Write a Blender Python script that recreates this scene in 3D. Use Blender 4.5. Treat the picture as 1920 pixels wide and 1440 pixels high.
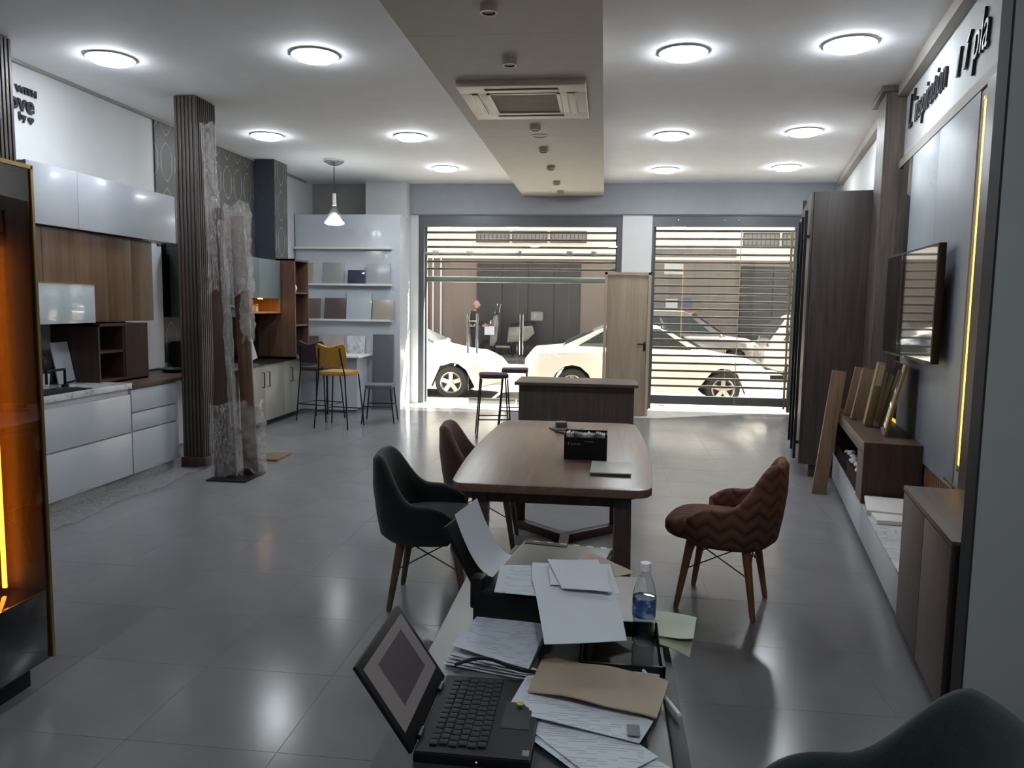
import bpy, bmesh, math, random
from math import pi, sin, cos, radians
from mathutils import Matrix, Vector
random.seed(7)
for o in list(bpy.data.objects):
    bpy.data.objects.remove(o, do_unlink=True)
scene = bpy.context.scene
COL = scene.collection

# ---------------------------------------------------------------- camera, sky, sun, exposure
YAW, PIT, ROL = 0.11798623, 0.10196307, -0.01496532
fw = Vector((-sin(YAW)*cos(PIT), cos(YAW)*cos(PIT), -sin(PIT)))
rt = Vector((cos(YAW), sin(YAW), 0)); dn = fw.cross(rt)
rr = cos(ROL)*rt + sin(ROL)*dn; dd = -sin(ROL)*rt + cos(ROL)*dn
cd = bpy.data.cameras.new('camera'); cam = bpy.data.objects.new('camera', cd); COL.objects.link(cam)
cam.matrix_world = Matrix(((rr.x, -dd.x, -fw.x, 0), (rr.y, -dd.y, -fw.y, 0), (rr.z, -dd.z, -fw.z, 1.55), (0, 0, 0, 1)))
cd.sensor_width = 36; cd.lens = 27; cd.clip_start = 0.05; cd.clip_end = 500
scene.camera = cam
world = bpy.data.worlds.new('sky'); scene.world = world; world.use_nodes = True
wn = world.node_tree.nodes; wl = world.node_tree.links
bg = wn['Background']; sky = wn.new('ShaderNodeTexSky'); sky.sky_type = 'NISHITA'
sky.sun_disc = False; sky.sun_elevation = radians(50); sky.sun_rotation = radians(75)
hs = wn.new('ShaderNodeHueSaturation'); hs.inputs['Saturation'].default_value = 0.3; wl.new(sky.outputs[0], hs.inputs['Color'])
wl.new(hs.outputs[0], bg.inputs[0]); bg.inputs[1].default_value = 0.11
sd = bpy.data.lights.new('sun', 'SUN'); sun = bpy.data.objects.new('sun', sd); COL.objects.link(sun)
sd.energy = 27.0; sd.color = (1.0, 0.93, 0.82); sd.angle = radians(0.6)
sun.rotation_euler = Vector((-0.55, -0.30, -0.78)).to_track_quat('-Z', 'Y').to_euler()
sun.location = (6, 14, 12)
vs = scene.view_settings
scene.display_settings.display_device = 'sRGB'
vs.view_transform = 'Standard'; vs.look = 'None'; vs.exposure = 1.84; vs.gamma = 1.0; vs.use_curve_mapping = False
scene.cycles.use_denoising = True
scene.cycles.max_bounces = 8; scene.cycles.diffuse_bounces = 5; scene.cycles.glossy_bounces = 4
scene.cycles.transparent_max_bounces = 24; scene.cycles.transmission_bounces = 8
scene.cycles.caustics_reflective = False; scene.cycles.caustics_refractive = False
scene.cycles.sample_clamp_indirect = 4.0
LAMP = 22.0           # glow of the ceiling downlights
AMBER = 5.0           # glow of the amber strips

# ---------------------------------------------------------------- helpers
def lin(c):
    if isinstance(c, str):
        c = [int(c[i:i+2], 16)/255 for i in (0, 2, 4)]
        c = [x/12.92 if x <= 0.04045 else ((x+0.055)/1.055)**2.4 for x in c]
    return (c[0], c[1], c[2], 1.0)

class NT:
    def __init__(s, name):
        s.m = bpy.data.materials.new(name); s.m.use_nodes = True
        s.n = s.m.node_tree.nodes; s.l = s.m.node_tree.links
        s.p = s.n['Principled BSDF']; s.out = s.n['Material Output']
    def node(s, t, **kw):
        n = s.n.new(t)
        for k, v in kw.items(): setattr(n, k, v)
        return n
    def link(s, a, b): s.l.new(a, b)
    def coord(s, scale=(1, 1, 1), rot=(0, 0, 0), kind='Object'):
        t = s.node('ShaderNodeTexCoord'); m = s.node('ShaderNodeMapping')
        m.inputs['Scale'].default_value = scale; m.inputs['Rotation'].default_value = rot
        s.link(t.outputs[kind], m.inputs[0]); return m.outputs[0]
    def noise(s, vec, scale=5, detail=4, rough=0.5, dist=0):
        n = s.node('ShaderNodeTexNoise'); n.inputs['Scale'].default_value = scale
        n.inputs['Detail'].default_value = detail; n.inputs['Roughness'].default_value = rough
        n.inputs['Distortion'].default_value = dist
        s.link(vec, n.inputs['Vector']); return n.outputs[0]
    def ramp(s, fac, stops):
        r = s.node('ShaderNodeValToRGB'); e = r.color_ramp.elements
        while len(e) < len(stops): e.new(0.5)
        for i, (p, c) in enumerate(stops): e[i].position = p; e[i].color = lin(c)
        s.link(fac, r.inputs[0]); return r.outputs[0]
    def math(s, op, a, b=None, c=None):
        n = s.node('ShaderNodeMath', operation=op)
        for i, x in enumerate((a, b, c)):
            if x is None: continue
            if isinstance(x, (int, float)): n.inputs[i].default_value = x
            else: s.link(x, n.inputs[i])
        return n.outputs[0]
    def bump(s, h, strength=0.2, dist=0.01):
        b = s.node('ShaderNodeBump'); b.inputs['Strength'].default_value = strength
        b.inputs['Distance'].default_value = dist; s.link(h, b.inputs['Height'])
        s.link(b.outputs[0], s.p.inputs['Normal'])
    def base(s, c):
        if isinstance(c, (str, tuple, list)): s.p.inputs['Base Color'].default_value = lin(c)
        else: s.link(c, s.p.inputs['Base Color'])
    def set(s, rough=0.5, metal=0.0, spec=0.5, coat=0.0):
        s.p.inputs['Roughness'].default_value = rough; s.p.inputs['Metallic'].default_value = metal
        s.p.inputs['Specular IOR Level'].default_value = spec; s.p.inputs['Coat Weight'].default_value = coat
        s.p.inputs['Coat Roughness'].default_value = 0.05
        return s.m

def plain(name, c, rough=0.5, metal=0.0, spec=0.5, coat=0.0, var=0.06, vs_=6.0, bump=0.0):
    t = NT(name); L = lin(c)
    v = t.coord(); n = t.noise(v, vs_, 4)
    hi = tuple(min(1, x*(1+var)) for x in L[:3]); lo = tuple(x*(1-var) for x in L[:3])
    t.base(t.ramp(n, [(0.3, lo), (0.7, hi)]))
    if bump: t.bump(t.noise(v, vs_*25, 3), bump, 0.004)
    return t.set(rough, metal, spec, coat)

def wood(name, dark, light, axis='z', rough=0.42, sc=1.0, coat=0.0, mid=None):
    t = NT(name); s = {'x': (0.5, 9, 9), 'y': (9, 0.5, 9), 'z': (9, 9, 0.5)}[axis]
    v = t.coord(tuple(k*sc for k in s))
    n = t.noise(v, 3.2, 7, 0.62, 0.6); f = t.noise(v, 14, 5, 0.7)
    mix = t.math('ADD', t.math('MULTIPLY', n, 0.72), t.math('MULTIPLY', f, 0.28))
    t.base(t.ramp(mix, [(0.34, dark), (0.66, light)]))
    t.bump(f, 0.08, 0.002)
    return t.set(rough, 0, 0.45, coat)

def fabric(name, a, b, scale=220):
    t = NT(name); v = t.coord()
    n = t.noise(v, scale, 3); m = t.noise(v, 9, 3)
    t.base(t.ramp(t.math('ADD', t.math('MULTIPLY', n, .5), t.math('MULTIPLY', m, .5)), [(0.35, a), (0.65, b)]))
    t.bump(n, 0.25, 0.002); t.p.inputs['Sheen Weight'].default_value = 0.15
    return t.set(0.9, 0, 0.2)

def emit(name, c, strength):
    t = NT(name); t.p.inputs['Base Color'].default_value = lin(c)
    t.p.inputs['Emission Color'].default_value = lin(c); t.p.inputs['Emission Strength'].default_value = strength
    return t.set(0.5)

def pane_glass(name, tint=(0.93, 0.96, 0.95), refl=1.0, rough=0.0):
    t = NT(name); t.n.remove(t.p)
    tr = t.node('ShaderNodeBsdfTransparent'); tr.inputs[0].default_value = lin(tint)
    gl = t.node('ShaderNodeBsdfGlossy'); gl.inputs['Roughness'].default_value = rough
    lw = t.node('ShaderNodeLayerWeight'); lw.inputs[0].default_value = .5      # thin sheet: Schlick, same from both faces
    fr = t.math('MULTIPLY_ADD', t.math('POWER', lw.outputs['Facing'], 4.0), .9*refl, .045*refl)
    mx = t.node('ShaderNodeMixShader'); t.link(fr, mx.inputs[0])
    t.link(tr.outputs[0], mx.inputs[1]); t.link(gl.outputs[0], mx.inputs[2]); t.link(mx.outputs[0], t.out.inputs[0])
    return t.m

def film(name, opac=0.10, rough=0.22, sc=1.0):
    t = NT(name); t.n.remove(t.p); v = t.coord()
    n = t.noise(t.coord((34*sc, 34*sc, 11*sc)), 1.0, 6, 0.65, 2.0)
    b = t.node('ShaderNodeBump'); b.inputs['Strength'].default_value = 0.9; b.inputs['Distance'].default_value = 0.03
    t.link(n, b.inputs['Height'])
    tr = t.node('ShaderNodeBsdfTransparent'); tr.inputs[0].default_value = (.96, .95, .95, 1)
    gl = t.node('ShaderNodeBsdfGlossy'); gl.inputs['Roughness'].default_value = rough; gl.inputs[0].default_value = (.95, .93, .92, 1)
    df = t.node('ShaderNodeBsdfDiffuse'); df.inputs[0].default_value = (.75, .72, .71, 1)
    t.link(b.outputs[0], gl.inputs['Normal']); t.link(b.outputs[0], df.inputs['Normal'])
    m1 = t.node('ShaderNodeMixShader'); m1.inputs[0].default_value = 0.5
    t.link(gl.outputs[0], m1.inputs[1]); t.link(df.outputs[0], m1.inputs[2])
    m2 = t.node('ShaderNodeMixShader')
    t.link(t.ramp(n, [(.40, (opac,)*3), (.70, (opac+.45,)*3)]), m2.inputs[0])
    t.link(tr.outputs[0], m2.inputs[1]); t.link(m1.outputs[0], m2.inputs[2]); t.link(m2.outputs[0], t.out.inputs[0])
    return t.m

def marble(name, base, vein, rough=0.3, sc=1.0, amount=0.03):
    t = NT(name); v = t.coord((sc, sc, sc)); n = t.noise(v, 2.2, 6, 0.55)
    d = t.noise(v, 1.1, 3, 0.5, 1.2)
    line = t.math('ABSOLUTE', t.math('SUBTRACT', d, 0.5))
    k = t.node('ShaderNodeMix', data_type='RGBA'); t.link(t.ramp(line, [(0.0, (1, 1, 1)), (amount, (0, 0, 0))]), k.inputs[0])
    L = lin(base)
    t.link(t.ramp(n, [(0.3, tuple(x*.82 for x in L[:3])), (0.7, tuple(min(1, x*1.12) for x in L[:3]))]), k.inputs[6])
    k.inputs[7].default_value = lin(vein); t.base(k.outputs[2])
    return t.set(rough)

class B:
    """collects shapes into one bmesh"""
    def __init__(s): s.bm = bmesh.new()
    def _new(s, fn):
        n0 = len(s.bm.verts); fn(); s.bm.verts.ensure_lookup_table(); return list(s.bm.verts)[n0:]
    def box(s, x0, x1, y0, y1, z0, z1, bev=0.0, M=None):
        x0, x1 = min(x0, x1), max(x0, x1); y0, y1 = min(y0, y1), max(y0, y1); z0, z1 = min(z0, z1), max(z0, z1)
        v = [s.bm.verts.new(p) for p in ((x0, y0, z0), (x1, y0, z0), (x1, y1, z0), (x0, y1, z0), (x0, y0, z1), (x1, y0, z1), (x1, y1, z1), (x0, y1, z1))]
        f = [s.bm.faces.new([v[i] for i in q]) for q in ((3, 2, 1, 0), (4, 5, 6, 7), (0, 1, 5, 4), (1, 2, 6, 5), (2, 3, 7, 6), (3, 0, 4, 7))]
        if bev > 0:
            e = list({e for q in f for e in q.edges})
            r = bmesh.ops.bevel(s.bm, geom=e, offset=bev, segments=2, affect='EDGES', profile=0.6)
            v = list({x for q in r['faces'] for x in q.verts} | {x for q in f if q.is_valid for x in q.verts})
        if M is not None:
            for x in v: x.co = M @ x.co
        return s
    def prism(s, poly, lo, hi, axis='z', M=None, bev=0.0):
        def P(a, b, h): return {'z': (a, b, h), 'y': (a, h, b), 'x': (h, a, b)}[axis]
        lo_ = [s.bm.verts.new(P(a, b, lo)) for a, b in poly]; hi_ = [s.bm.verts.new(P(a, b, hi)) for a, b in poly]
        n = len(poly); fs = [s.bm.faces.new(lo_[::-1]), s.bm.faces.new(hi_)]
        for i in range(n): fs.append(s.bm.faces.new((lo_[i], lo_[(i+1) % n], hi_[(i+1) % n], hi_[i])))
        bmesh.ops.recalc_face_normals(s.bm, faces=fs)
        vv = lo_+hi_
        if bev > 0:
            e = [e for e in set(list(fs[0].edges)+list(fs[1].edges))]
            r = bmesh.ops.bevel(s.bm, geom=e, offset=bev, segments=2, affect='EDGES', profile=0.6)
            vv = list({x for q in r['faces'] for x in q.verts} | {x for q in fs if q.is_valid for x in q.verts})
        if M is not None:
            for x in vv: x.co = M @ x.co
        return s
    def tube(s, pts, r, n=8, radii=None, closed=False, cap=True):
        pts = [Vector(p) for p in pts]; rings = []; N = len(pts)
        up = None
        for i, p in enumerate(pts):
            if closed: t = pts[(i+1) % N]-pts[i-1]
            else: t = pts[min(i+1, N-1)]-pts[max(i-1, 0)]
            t.normalize()
            if up is None:
                a = Vector((0, 0, 1)) if abs(t.z) < 0.9 else Vector((1, 0, 0)); up = t.cross(a).normalized()
            up = (up-t*up.dot(t)).normalized(); w = t.cross(up)
            R = radii[i] if radii else r
            rings.append([s.bm.verts.new(p+R*(cos(2*pi*k/n)*up+sin(2*pi*k/n)*w)) for k in range(n)])
        for i in range(N if closed else N-1):
            a, b = rings[i], rings[(i+1) % N]
            for k in range(n): s.bm.faces.new((a[k], a[(k+1) % n], b[(k+1) % n], b[k]))
        if not closed and cap:
            s.bm.faces.new(rings[0][::-1]); s.bm.faces.new(rings[-1])
        return s
    def lathe(s, prof, c=(0, 0, 0), n=24, M=None):
        rings = []; vv = []
        for r, z in prof:
            if r < 1e-6: q = [s.bm.verts.new((c[0], c[1], c[2]+z))]
            else: q = [s.bm.verts.new((c[0]+r*cos(2*pi*k/n), c[1]+r*sin(2*pi*k/n), c[2]+z)) for k in range(n)]
            rings.append(q); vv += q
        for a, b in zip(rings, rings[1:]):
            if len(a) == 1 and len(b) == 1: continue
            for k in range(n):
                if len(a) == 1: s.bm.faces.new((a[0], b[k], b[(k+1) % n]))
                elif len(b) == 1: s.bm.faces.new((a[k], a[(k+1) % n], b[0]))
                else: s.bm.faces.new((a[k], a[(k+1) % n], b[(k+1) % n], b[k]))
        if M is not None:
            for x in vv: x.co = M @ x.co
        return s
    def ball(s, c, r, n=12, sc=(1, 1, 1)):
        m = n//2
        M = Matrix.Translation(c) @ Matrix.Diagonal((sc[0], sc[1], sc[2], 1))
        return s.lathe([(r*sin(pi*i/m) if 0 < i < m else 0, -r*cos(pi*i/m)) for i in range(m+1)], n=n, M=M)
    def grid(s, f, nu, nv, closeu=False, closev=False, thick=0.0):
        g = [[s.bm.verts.new(f(i/(nu if closeu else nu-1), j/(nv if closev else nv-1))) for j in range(nv)] for i in range(nu)]
        fs = []
        for i in range(nu if closeu else nu-1):
            for j in range(nv if closev else nv-1):
                fs.append(s.bm.faces.new((g[i][j], g[(i+1) % nu][j], g[(i+1) % nu][(j+1) % nv], g[i][(j+1) % nv])))
        if thick:
            bmesh.ops.recalc_face_normals(s.bm, faces=fs)
            bmesh.ops.solidify(s.bm, geom=fs, thickness=thick)
        return g
    def quad(s, *p): s.bm.faces.new([s.bm.verts.new(q) for q in p]); return s

BASE = {}          # thing name -> base point in its frame (subtracted from part coordinates)
RF = Matrix.Translation((1.129, 0, 0)) @ Matrix.Rotation(math.atan2(.9831, .1829), 4, 'Z')   # right wall frame: x along wall, y into room
ID = Matrix.Identity(4)

def finish(b, name, mat, smooth=True, ang=38, shift=None, M=None):
    bm = b.bm
    if M is not None: bm.transform(M)
    if shift is not None: bmesh.ops.translate(bm, verts=bm.verts, vec=-Vector(shift))
    bmesh.ops.recalc_face_normals(bm, faces=bm.faces)
    me = bpy.data.meshes.new(name); bm.to_mesh(me); bm.free()
    if smooth:
        for p in me.polygons: p.use_smooth = True
        me.set_sharp_from_angle(angle=radians(ang))
    for m in (mat if isinstance(mat, (list, tuple)) else [mat]): me.materials.append(m)
    return me

def thing(name, label, cat, base=(0, 0, 0), frame=ID, rz=0.0, group=None, absolute=True, kind=None):
    """Empty at the thing's base; parts use frame coordinates when absolute, else coordinates local to the thing"""
    o = bpy.data.objects.new(name, None); COL.objects.link(o); o.empty_display_size = 0.1
    o.matrix_world = frame @ Matrix.Translation(base) @ Matrix.Rotation(rz, 4, 'Z')
    BASE[o.name] = Vector(base) if absolute else Vector((0, 0, 0))
    if label: o['label'] = label
    if cat: o['category'] = cat
    if group: o['group'] = group
    if kind: o['kind'] = kind
    return o

def part(name, b, mat, parent, label=None, kind=None, smooth=True, ang=38, M=None):
    root = parent
    while root.parent: root = root.parent
    sh = BASE.get(root.name, Vector((0, 0, 0)))
    me = finish(b, name, mat, smooth, ang, sh, M)
    o = bpy.data.objects.new(name, me); COL.objects.link(o); o.parent = parent
    if label: o['label'] = label
    if kind: o['kind'] = kind
    return o

def part_copy(src, parent, loc=None, rot=None):
    c = src.copy(); COL.objects.link(c); c.parent = parent
    if loc is not None: c.location = loc
    if rot is not None: c.rotation_euler = rot
    return c

def one(name, b, mat, label, cat, group=None, frame=ID, smooth=True, kind=None, ang=38):
    bm = b.bm
    xs = [v.co.copy() for v in bm.verts]
    base = Vector((sum(v.x for v in xs)/len(xs), sum(v.y for v in xs)/len(xs), min(v.z for v in xs)))
    me = finish(b, name, mat, smooth, ang, base)
    o = bpy.data.objects.new(name, me); COL.objects.link(o)
    o.matrix_world = frame @ Matrix.Translation(base)
    if label: o['label'] = label
    if cat: o['category'] = cat
    if group: o['group'] = group
    if kind: o['kind'] = kind
    return o

def struct(name, b, mat, frame=ID, smooth=True):
    return one(name, b, mat, None, None, None, frame, smooth, 'structure')

def dup(root, loc, rz, label, group=None):
    r = root.copy(); COL.objects.link(r); r.location = loc; r.rotation_euler = (0, 0, rz)
    if label: r['label'] = label
    if group: r['group'] = group
    for ch in list(root.children):
        c = ch.copy(); COL.objects.link(c); c.parent = r
        for g in ch.children:
            d = g.copy(); COL.objects.link(d); d.parent = c
    return r

def text_mesh(body, size, depth, shear=0.0, weight=0.0, sx=1.0):
    cu = bpy.data.curves.new('lettering', 'FONT'); cu.body = body; cu.size = size; cu.extrude = depth/2
    cu.shear = shear; cu.offset = weight; cu.resolution_u = 3
    o = bpy.data.objects.new('lettering', cu); COL.objects.link(o)
    dg = bpy.context.evaluated_depsgraph_get()
    me = bpy.data.meshes.new_from_object(o.evaluated_get(dg))
    bpy.data.objects.remove(o, do_unlink=True)
    b = B(); b.bm.from_mesh(me); bpy.data.meshes.remove(me)
    for v in b.bm.verts: v.co.x *= sx
    return b

def leg_between(a, c, r0, r1, n=10):
    return B().tube([a, c], r0, n, [r0, r1])

# ---------------------------------------------------------------- materials
M_floor = NT('grey_tile')
v_ = M_floor.coord((1, 1, 1)); oi = M_floor.node('ShaderNodeObjectInfo')
n1 = M_floor.noise(v_, 3, 6, .6); mixv = M_floor.math('ADD', M_floor.math('MULTIPLY', n1, .93), M_floor.math('MULTIPLY', oi.outputs['Random'], .07))
M_floor.base(M_floor.ramp(mixv, [(.25, '767678'), (.8, '818183')])); M_floor.bump(M_floor.noise(v_, 60, 2), 0.015, 0.001)
M_floor = M_floor.set(0.18, 0, 0.18)
M_grout = plain('grout', '6f6f70', 0.4)
M_ceil = plain('ceiling_paint', 'eaebee', 0.8, var=.02)
M_beam = plain('beam_paint', 'bcb7b0', 0.7, var=.03)
M_wall = plain('white_paint', 'c9cbcd', 0.75, var=.02)
M_greywall = plain('grey_paint', '9a9da2', 0.7, var=.03)
M_midgrey = plain('recess_grey_paint', '8f8c89', 0.75, var=.03)
M_trim = plain('beige_trim', '96908a', 0.6)
M_white = plain('gloss_white', 'bcc1c9', 0.25, coat=0.15, var=.015)
M_whitem = plain('matt_white', 'd8d8d6', 0.45, var=.02)
M_black = plain('black_plastic', '101114', 0.45, spec=.25, bump=.05)
M_blackg = plain('black_gloss', '0b0b0c', 0.06, coat=.6)
M_dark = plain('dark_metal', '25262a', 0.4, 0.6)
M_steel = plain('brushed_steel', 'b9b7b2', 0.3, 0.95)
M_chrome = plain('chrome', 'd9d9d6', 0.12, 1.0)
M_oak = wood('knotty_oak', '4e3828', '77593e', 'z', sc=.55)
M_walnut = wood('dark_walnut', '2f2220', '4c3a34', 'z')
M_walnutx = wood('dark_walnut_x', '3a2b26', '5d4a40', 'x')
M_brownpan = wood('brown_board', '4a362b', '715544', 'z')
M_console = wood('console_walnut', '3f3027', '5d493c', 'x')
M_slat = wood('slat_walnut', '3b3331', '5b504c', 'z', 0.5)
M_tablew = wood('table_wood', '6a5143', '856a5a', 'y', .3, .7)
M_tableleg = wood('table_leg_wood', '37251f', '51382f', 'z', .4)
M_legwood = wood('chair_leg_beech', '7d5a3f', '9c7551', 'z')
M_ward = wood('wardrobe_wood', '382e2c', '544844', 'z', .4)
M_pilaster = wood('pilaster_wood', '4d4340', '75675f', 'z', .5)
M_door = wood('pale_oak_door', '8d7a68', 'a8957f', 'z', .5, .6)
M_pack = wood('pack_board', '6b533e', '876a50', 'z')
M_fire = plain('beige_matt', '99978c', .3, var=.03)
M_teal = plain('grey_teal', '5d686b', .35, var=.03)
M_marb = marble('grey_marble', '868c94', '777d85', .42, .8, .004)
M_wmarb = marble('white_marble', 'c8cbcf', '9a9ca0', .2, 3, .02)
M_glass = pane_glass('window_glass')
M_smoke = pane_glass('smoked_glass', (.42, .36, .31), 1.3)
M_film = film('stretch_film'); M_bub = film('bubble_film', .18, .12, 2.2)
M_lamp = emit('downlight_glow', (.88, .95, 1.0), LAMP)
M_amber = emit('amber_strip', (1.0, .42, .03), AMBER)
M_amber2 = emit('amber_strip_bright', (1.0, .50, .03), 1.6)
M_gold = plain('gold_edge', '9a7b45', .3, .7)
M_paper = plain('paper', 'c9ced6', .7, var=.02)
def printed(name, base, ink, rows=26, cover=.55):
    t = NT(name); v = t.coord(kind='Generated'); sp = t.node('ShaderNodeSeparateXYZ'); t.link(v, sp.inputs[0])
    ln = t.math('FRACT', t.math('MULTIPLY', sp.outputs[1], rows)); on = t.math('LESS_THAN', ln, .38)
    sv = t.node('ShaderNodeMapping'); sv.inputs['Scale'].default_value = (14, rows, 1); t.link(v, sv.inputs[0])
    fl = t.node('ShaderNodeTexWhiteNoise'); 
    sn = t.node('ShaderNodeVectorMath', operation='FLOOR'); t.link(sv.outputs[0], sn.inputs[0]); t.link(sn.outputs[0], fl.inputs[0])
    msk = t.math('MULTIPLY', on, t.math('LESS_THAN', fl.outputs[0], cover))
    ed = t.math('MULTIPLY', t.math('GREATER_THAN', sp.outputs[0], .1), t.math('LESS_THAN', sp.outputs[0], .9))
    k = t.node('ShaderNodeMix', data_type='RGBA'); t.link(t.math('MULTIPLY', msk, ed), k.inputs[0])
    k.inputs[6].default_value = lin(base); k.inputs[7].default_value = lin(ink); t.base(k.outputs[2])
    return t.set(.7)
M_print = printed('printed_paper', 'c6ccd4', 'a6acb5', 34, .5)
M_print2 = printed('form_paper', 'bfc6d0', 'a3aab5', 26, .4)
M_envel = plain('manila_envelope', 'a3927f', .75, var=.05, vs_=10)
M_desk = plain('desk_grey', '6b6a68', .35, var=.03)
M_pad = plain('desk_pad', '262b33', .5)
# ================================================================ SETTING
CZ = 3.37
fl_ = struct('floor', B().box(-4.7, 3.7, -3.1, 11.74, -.12, -.0012), M_grout)
tile_b = B().box(0, .5585, 0, .5585, -.0012, 0, .0005)
tile_me = finish(tile_b, 'tile', M_floor, False)
for i in range(-12, 8):
    for j in range(0, 20):
        x = .597+i*.56; y = .16+j*.56
        if y+.56 < 1.3 or y > 11.2: continue
        xe = min(x+.557, 1.2+.186*y)
        if x+.56 < -.74*(y+.56)-.25 or x > 1.0+.186*y or x < -4.55: continue
        o = bpy.data.objects.new('tile', tile_me); COL.objects.link(o); o.parent = fl_
        o.location = Vector((x, y, 0))-fl_.location
struct('ceiling', B().box(-4.7, 3.7, -3.1, 11.95, CZ, CZ+.15), M_ceil)
bm_ = struct('ceiling_beam', B().box(-1.255, -.062, -3, 11.74, 3.20, CZ), M_beam)
ys = [-3, 2.1, 4.81, 7.66, 8.85, 11.745]
for a, b in zip(ys, ys[1:]):
    part('board', B().box(-1.262, -.055, a+.0015, b-.0015, 3.188, 3.2005), M_beam, bm_, smooth=False, M=Matrix.Translation(-bm_.location))
struct('wall_left', B().box(-4.75, -4.55, -3.1, 11.95, -.1, CZ), M_wall)
struct('wall_right', B().box(-3.5, 12.1, -.2, 0, -.1, CZ), M_wall, RF)
struct('wall_back', B().box(-4.75, 3.7, -3.2, -3.0, -.1, CZ), M_wall)
wf = B()
wf.box(-4.55, -2.88, 11.75, 11.97, -.1, CZ)              # left pier
wf.box(-2.88, 3.6, 11.75, 11.97, 2.91, CZ)               # header
wf.box(.235, .672, 11.75, 11.97, -.1, 2.91)              # centre pier
wf.box(2.86, 3.6, 11.75, 11.97, -.1, 2.91)
struct('wall_front', wf, M_whitem)
struct('trim_1', B().box(-3.0, 3.25, 11.70, 11.75, 2.92, CZ), M_greywall)        # grey boxed header over the shutters
struct('trim_2', B().box(-3.62, -3.0, 11.45, 11.75, 0, CZ), M_wall)              # square pier left of the entrance
struct('trim_3', B().box(-4.55, -3.62, 11.70, 11.75, 0, CZ), M_midgrey)          # grey recess behind the sample board
struct('trim_4', B().box(3.0, 11.6, 0, .07, 3.28, CZ), M_trim, RF)
struct('trim_shadow_line', B().box(-4.55, -4.52, 3.0, 11.4, 3.345, CZ), M_midgrey)  # dark strip standing in for the thin shadow line under the ceiling
struct('baseboard_front', B().box(-4.55, -3.62, 11.68, 11.70, 0, .08), M_whitem)

# patterned wallpaper
t = NT('damask_wallpaper'); v = t.coord(); sp = t.node('ShaderNodeSeparateXYZ'); t.link(v, sp.inputs[0])
h = t.math('ADD', sp.outputs[0], sp.outputs[1])
cx = t.math('COSINE', t.math('MULTIPLY', h, 2*pi/.26)); cz = t.math('COSINE', t.math('MULTIPLY', sp.outputs[2], 2*pi/.46))
cz2 = t.math('MULTIPLY', t.math('COSINE', t.math('MULTIPLY', sp.outputs[2], 4*pi/.46)), .35)
f = t.math('ABSOLUTE', t.math('ADD', cx, t.math('ADD', cz, cz2)))
wn_ = t.noise(v, 30, 3)
f2 = t.math('ADD', f, t.math('MULTIPLY', wn_, .35))
t.base(t.ramp(f2, [(.22, '807b75'), (.46, '3d3d42'), (.8, '4b4947')])); M_paperwall = t.set(.55)
M_navywall = plain('navy_wallpaper', '2f3440', .6, var=.15, vs_=14)
struct('wall_left_wallpaper', B().box(-4.55, -4.535, 7.44, 9.68, .9, CZ), M_paperwall)
struct('trim_6', B().box(-4.535, -4.26, 9.66, 10.05, 2.112, CZ), M_paperwall)
struct('trim_7', B().box(-4.535, -4.262, 9.645, 9.66, 2.085, CZ), M_navywall)

# ---------------------------------------------------------------- shop front: glass, roller grilles
M_frame = plain('shutter_grey', '5d5f63', .4, .3)
M_frame2 = plain('shutter_slat_grey', '6e675f', .35, .4)
M_barg = plain('pale_green_bar', '8f948a', .35, .3)
M_glassd = pane_glass('door_glass', (.95, .97, .96), 1.0)
w1 = thing('window_1', None, None, (-1.3, 11.80, 0), kind='structure')
for x0, x1 in ((-2.85, -2.09), (-.55, .235)):
    part('pane', B().box(x0+.004, x1-.004, 11.80, 11.81, .02, 2.33), M_glassd, w1, smooth=False)
for x0, x1 in ((-2.85, -1.33), (-1.33, .235)):
    part('pane', B().box(x0+.004, x1-.004, 11.80, 11.81, 2.345, 2.75), M_glassd, w1, smooth=False)
part('transom_rail', B().box(-2.86, .235, 11.795, 11.815, 2.328, 2.348), M_steel, w1)
fr = B().box(-2.88, .235, 11.77, 11.86, 2.74, 2.91).box(-2.88, -2.80, 11.77, 11.86, 0, 2.74).box(.16, .235, 11.77, 11.86, 0, 2.74)
part('frame', fr, M_frame, w1)
for x in (-2.62, -2.09, -1.33, -.55, -.18):
    part('patch_fitting', B().box(x-.045, x+.045, 11.785, 11.825, 2.30, 2.38, .005), M_steel, w1)
for n_, x0, x1, hx in ((1, -2.088, -1.333, None), (2, -1.328, -.552, None)):
    d = thing('door_%d' % n_, None, None, (x0, 11.80, 0), kind='structure')
    part('glass_leaf', B().box(x0+.003, x1-.003, 11.80, 11.81, .03, 2.32), M_glassd, d, smooth=False)
    part('bottom_rail', B().box(x0+.003, x1-.003, 11.79, 11.82, .012, .10, .004), M_steel, d)
    hx = x0+.02 if n_ == 1 else x0+.07
    for k, dx in enumerate((-.02, .12) if n_ == 1 else (0,)):
        hb = B().tube([(hx+dx, 11.74, .80), (hx+dx, 11.74, 1.42)], .016 if n_ == 1 else .03, 10)
        hb.tube([(hx+dx, 11.74, .9), (hx+dx, 11.80, .9)], .009, 8).tube([(hx+dx, 11.74, 1.32), (hx+dx, 11.80, 1.32)], .009, 8)
        if n_ == 1 and k == 0: hb.tube([(hx-.02, 11.74, 1.30), (hx+.12, 11.74, 1.30)], .008, 6).tube([(hx-.02, 11.74, .86), (hx+.12, 11.74, .86)], .008, 6)
        part('pull_handle', hb, M_chrome, d)
w2 = thing('window_2', None, None, (1.75, 11.80, 0), kind='structure')
for x0, x1 in ((.70, 1.815), (1.82, 2.84)):
    part('pane', B().box(x0, x1, 11.80, 11.81, .05, 2.76), M_glassd, w2, smooth=False)
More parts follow.
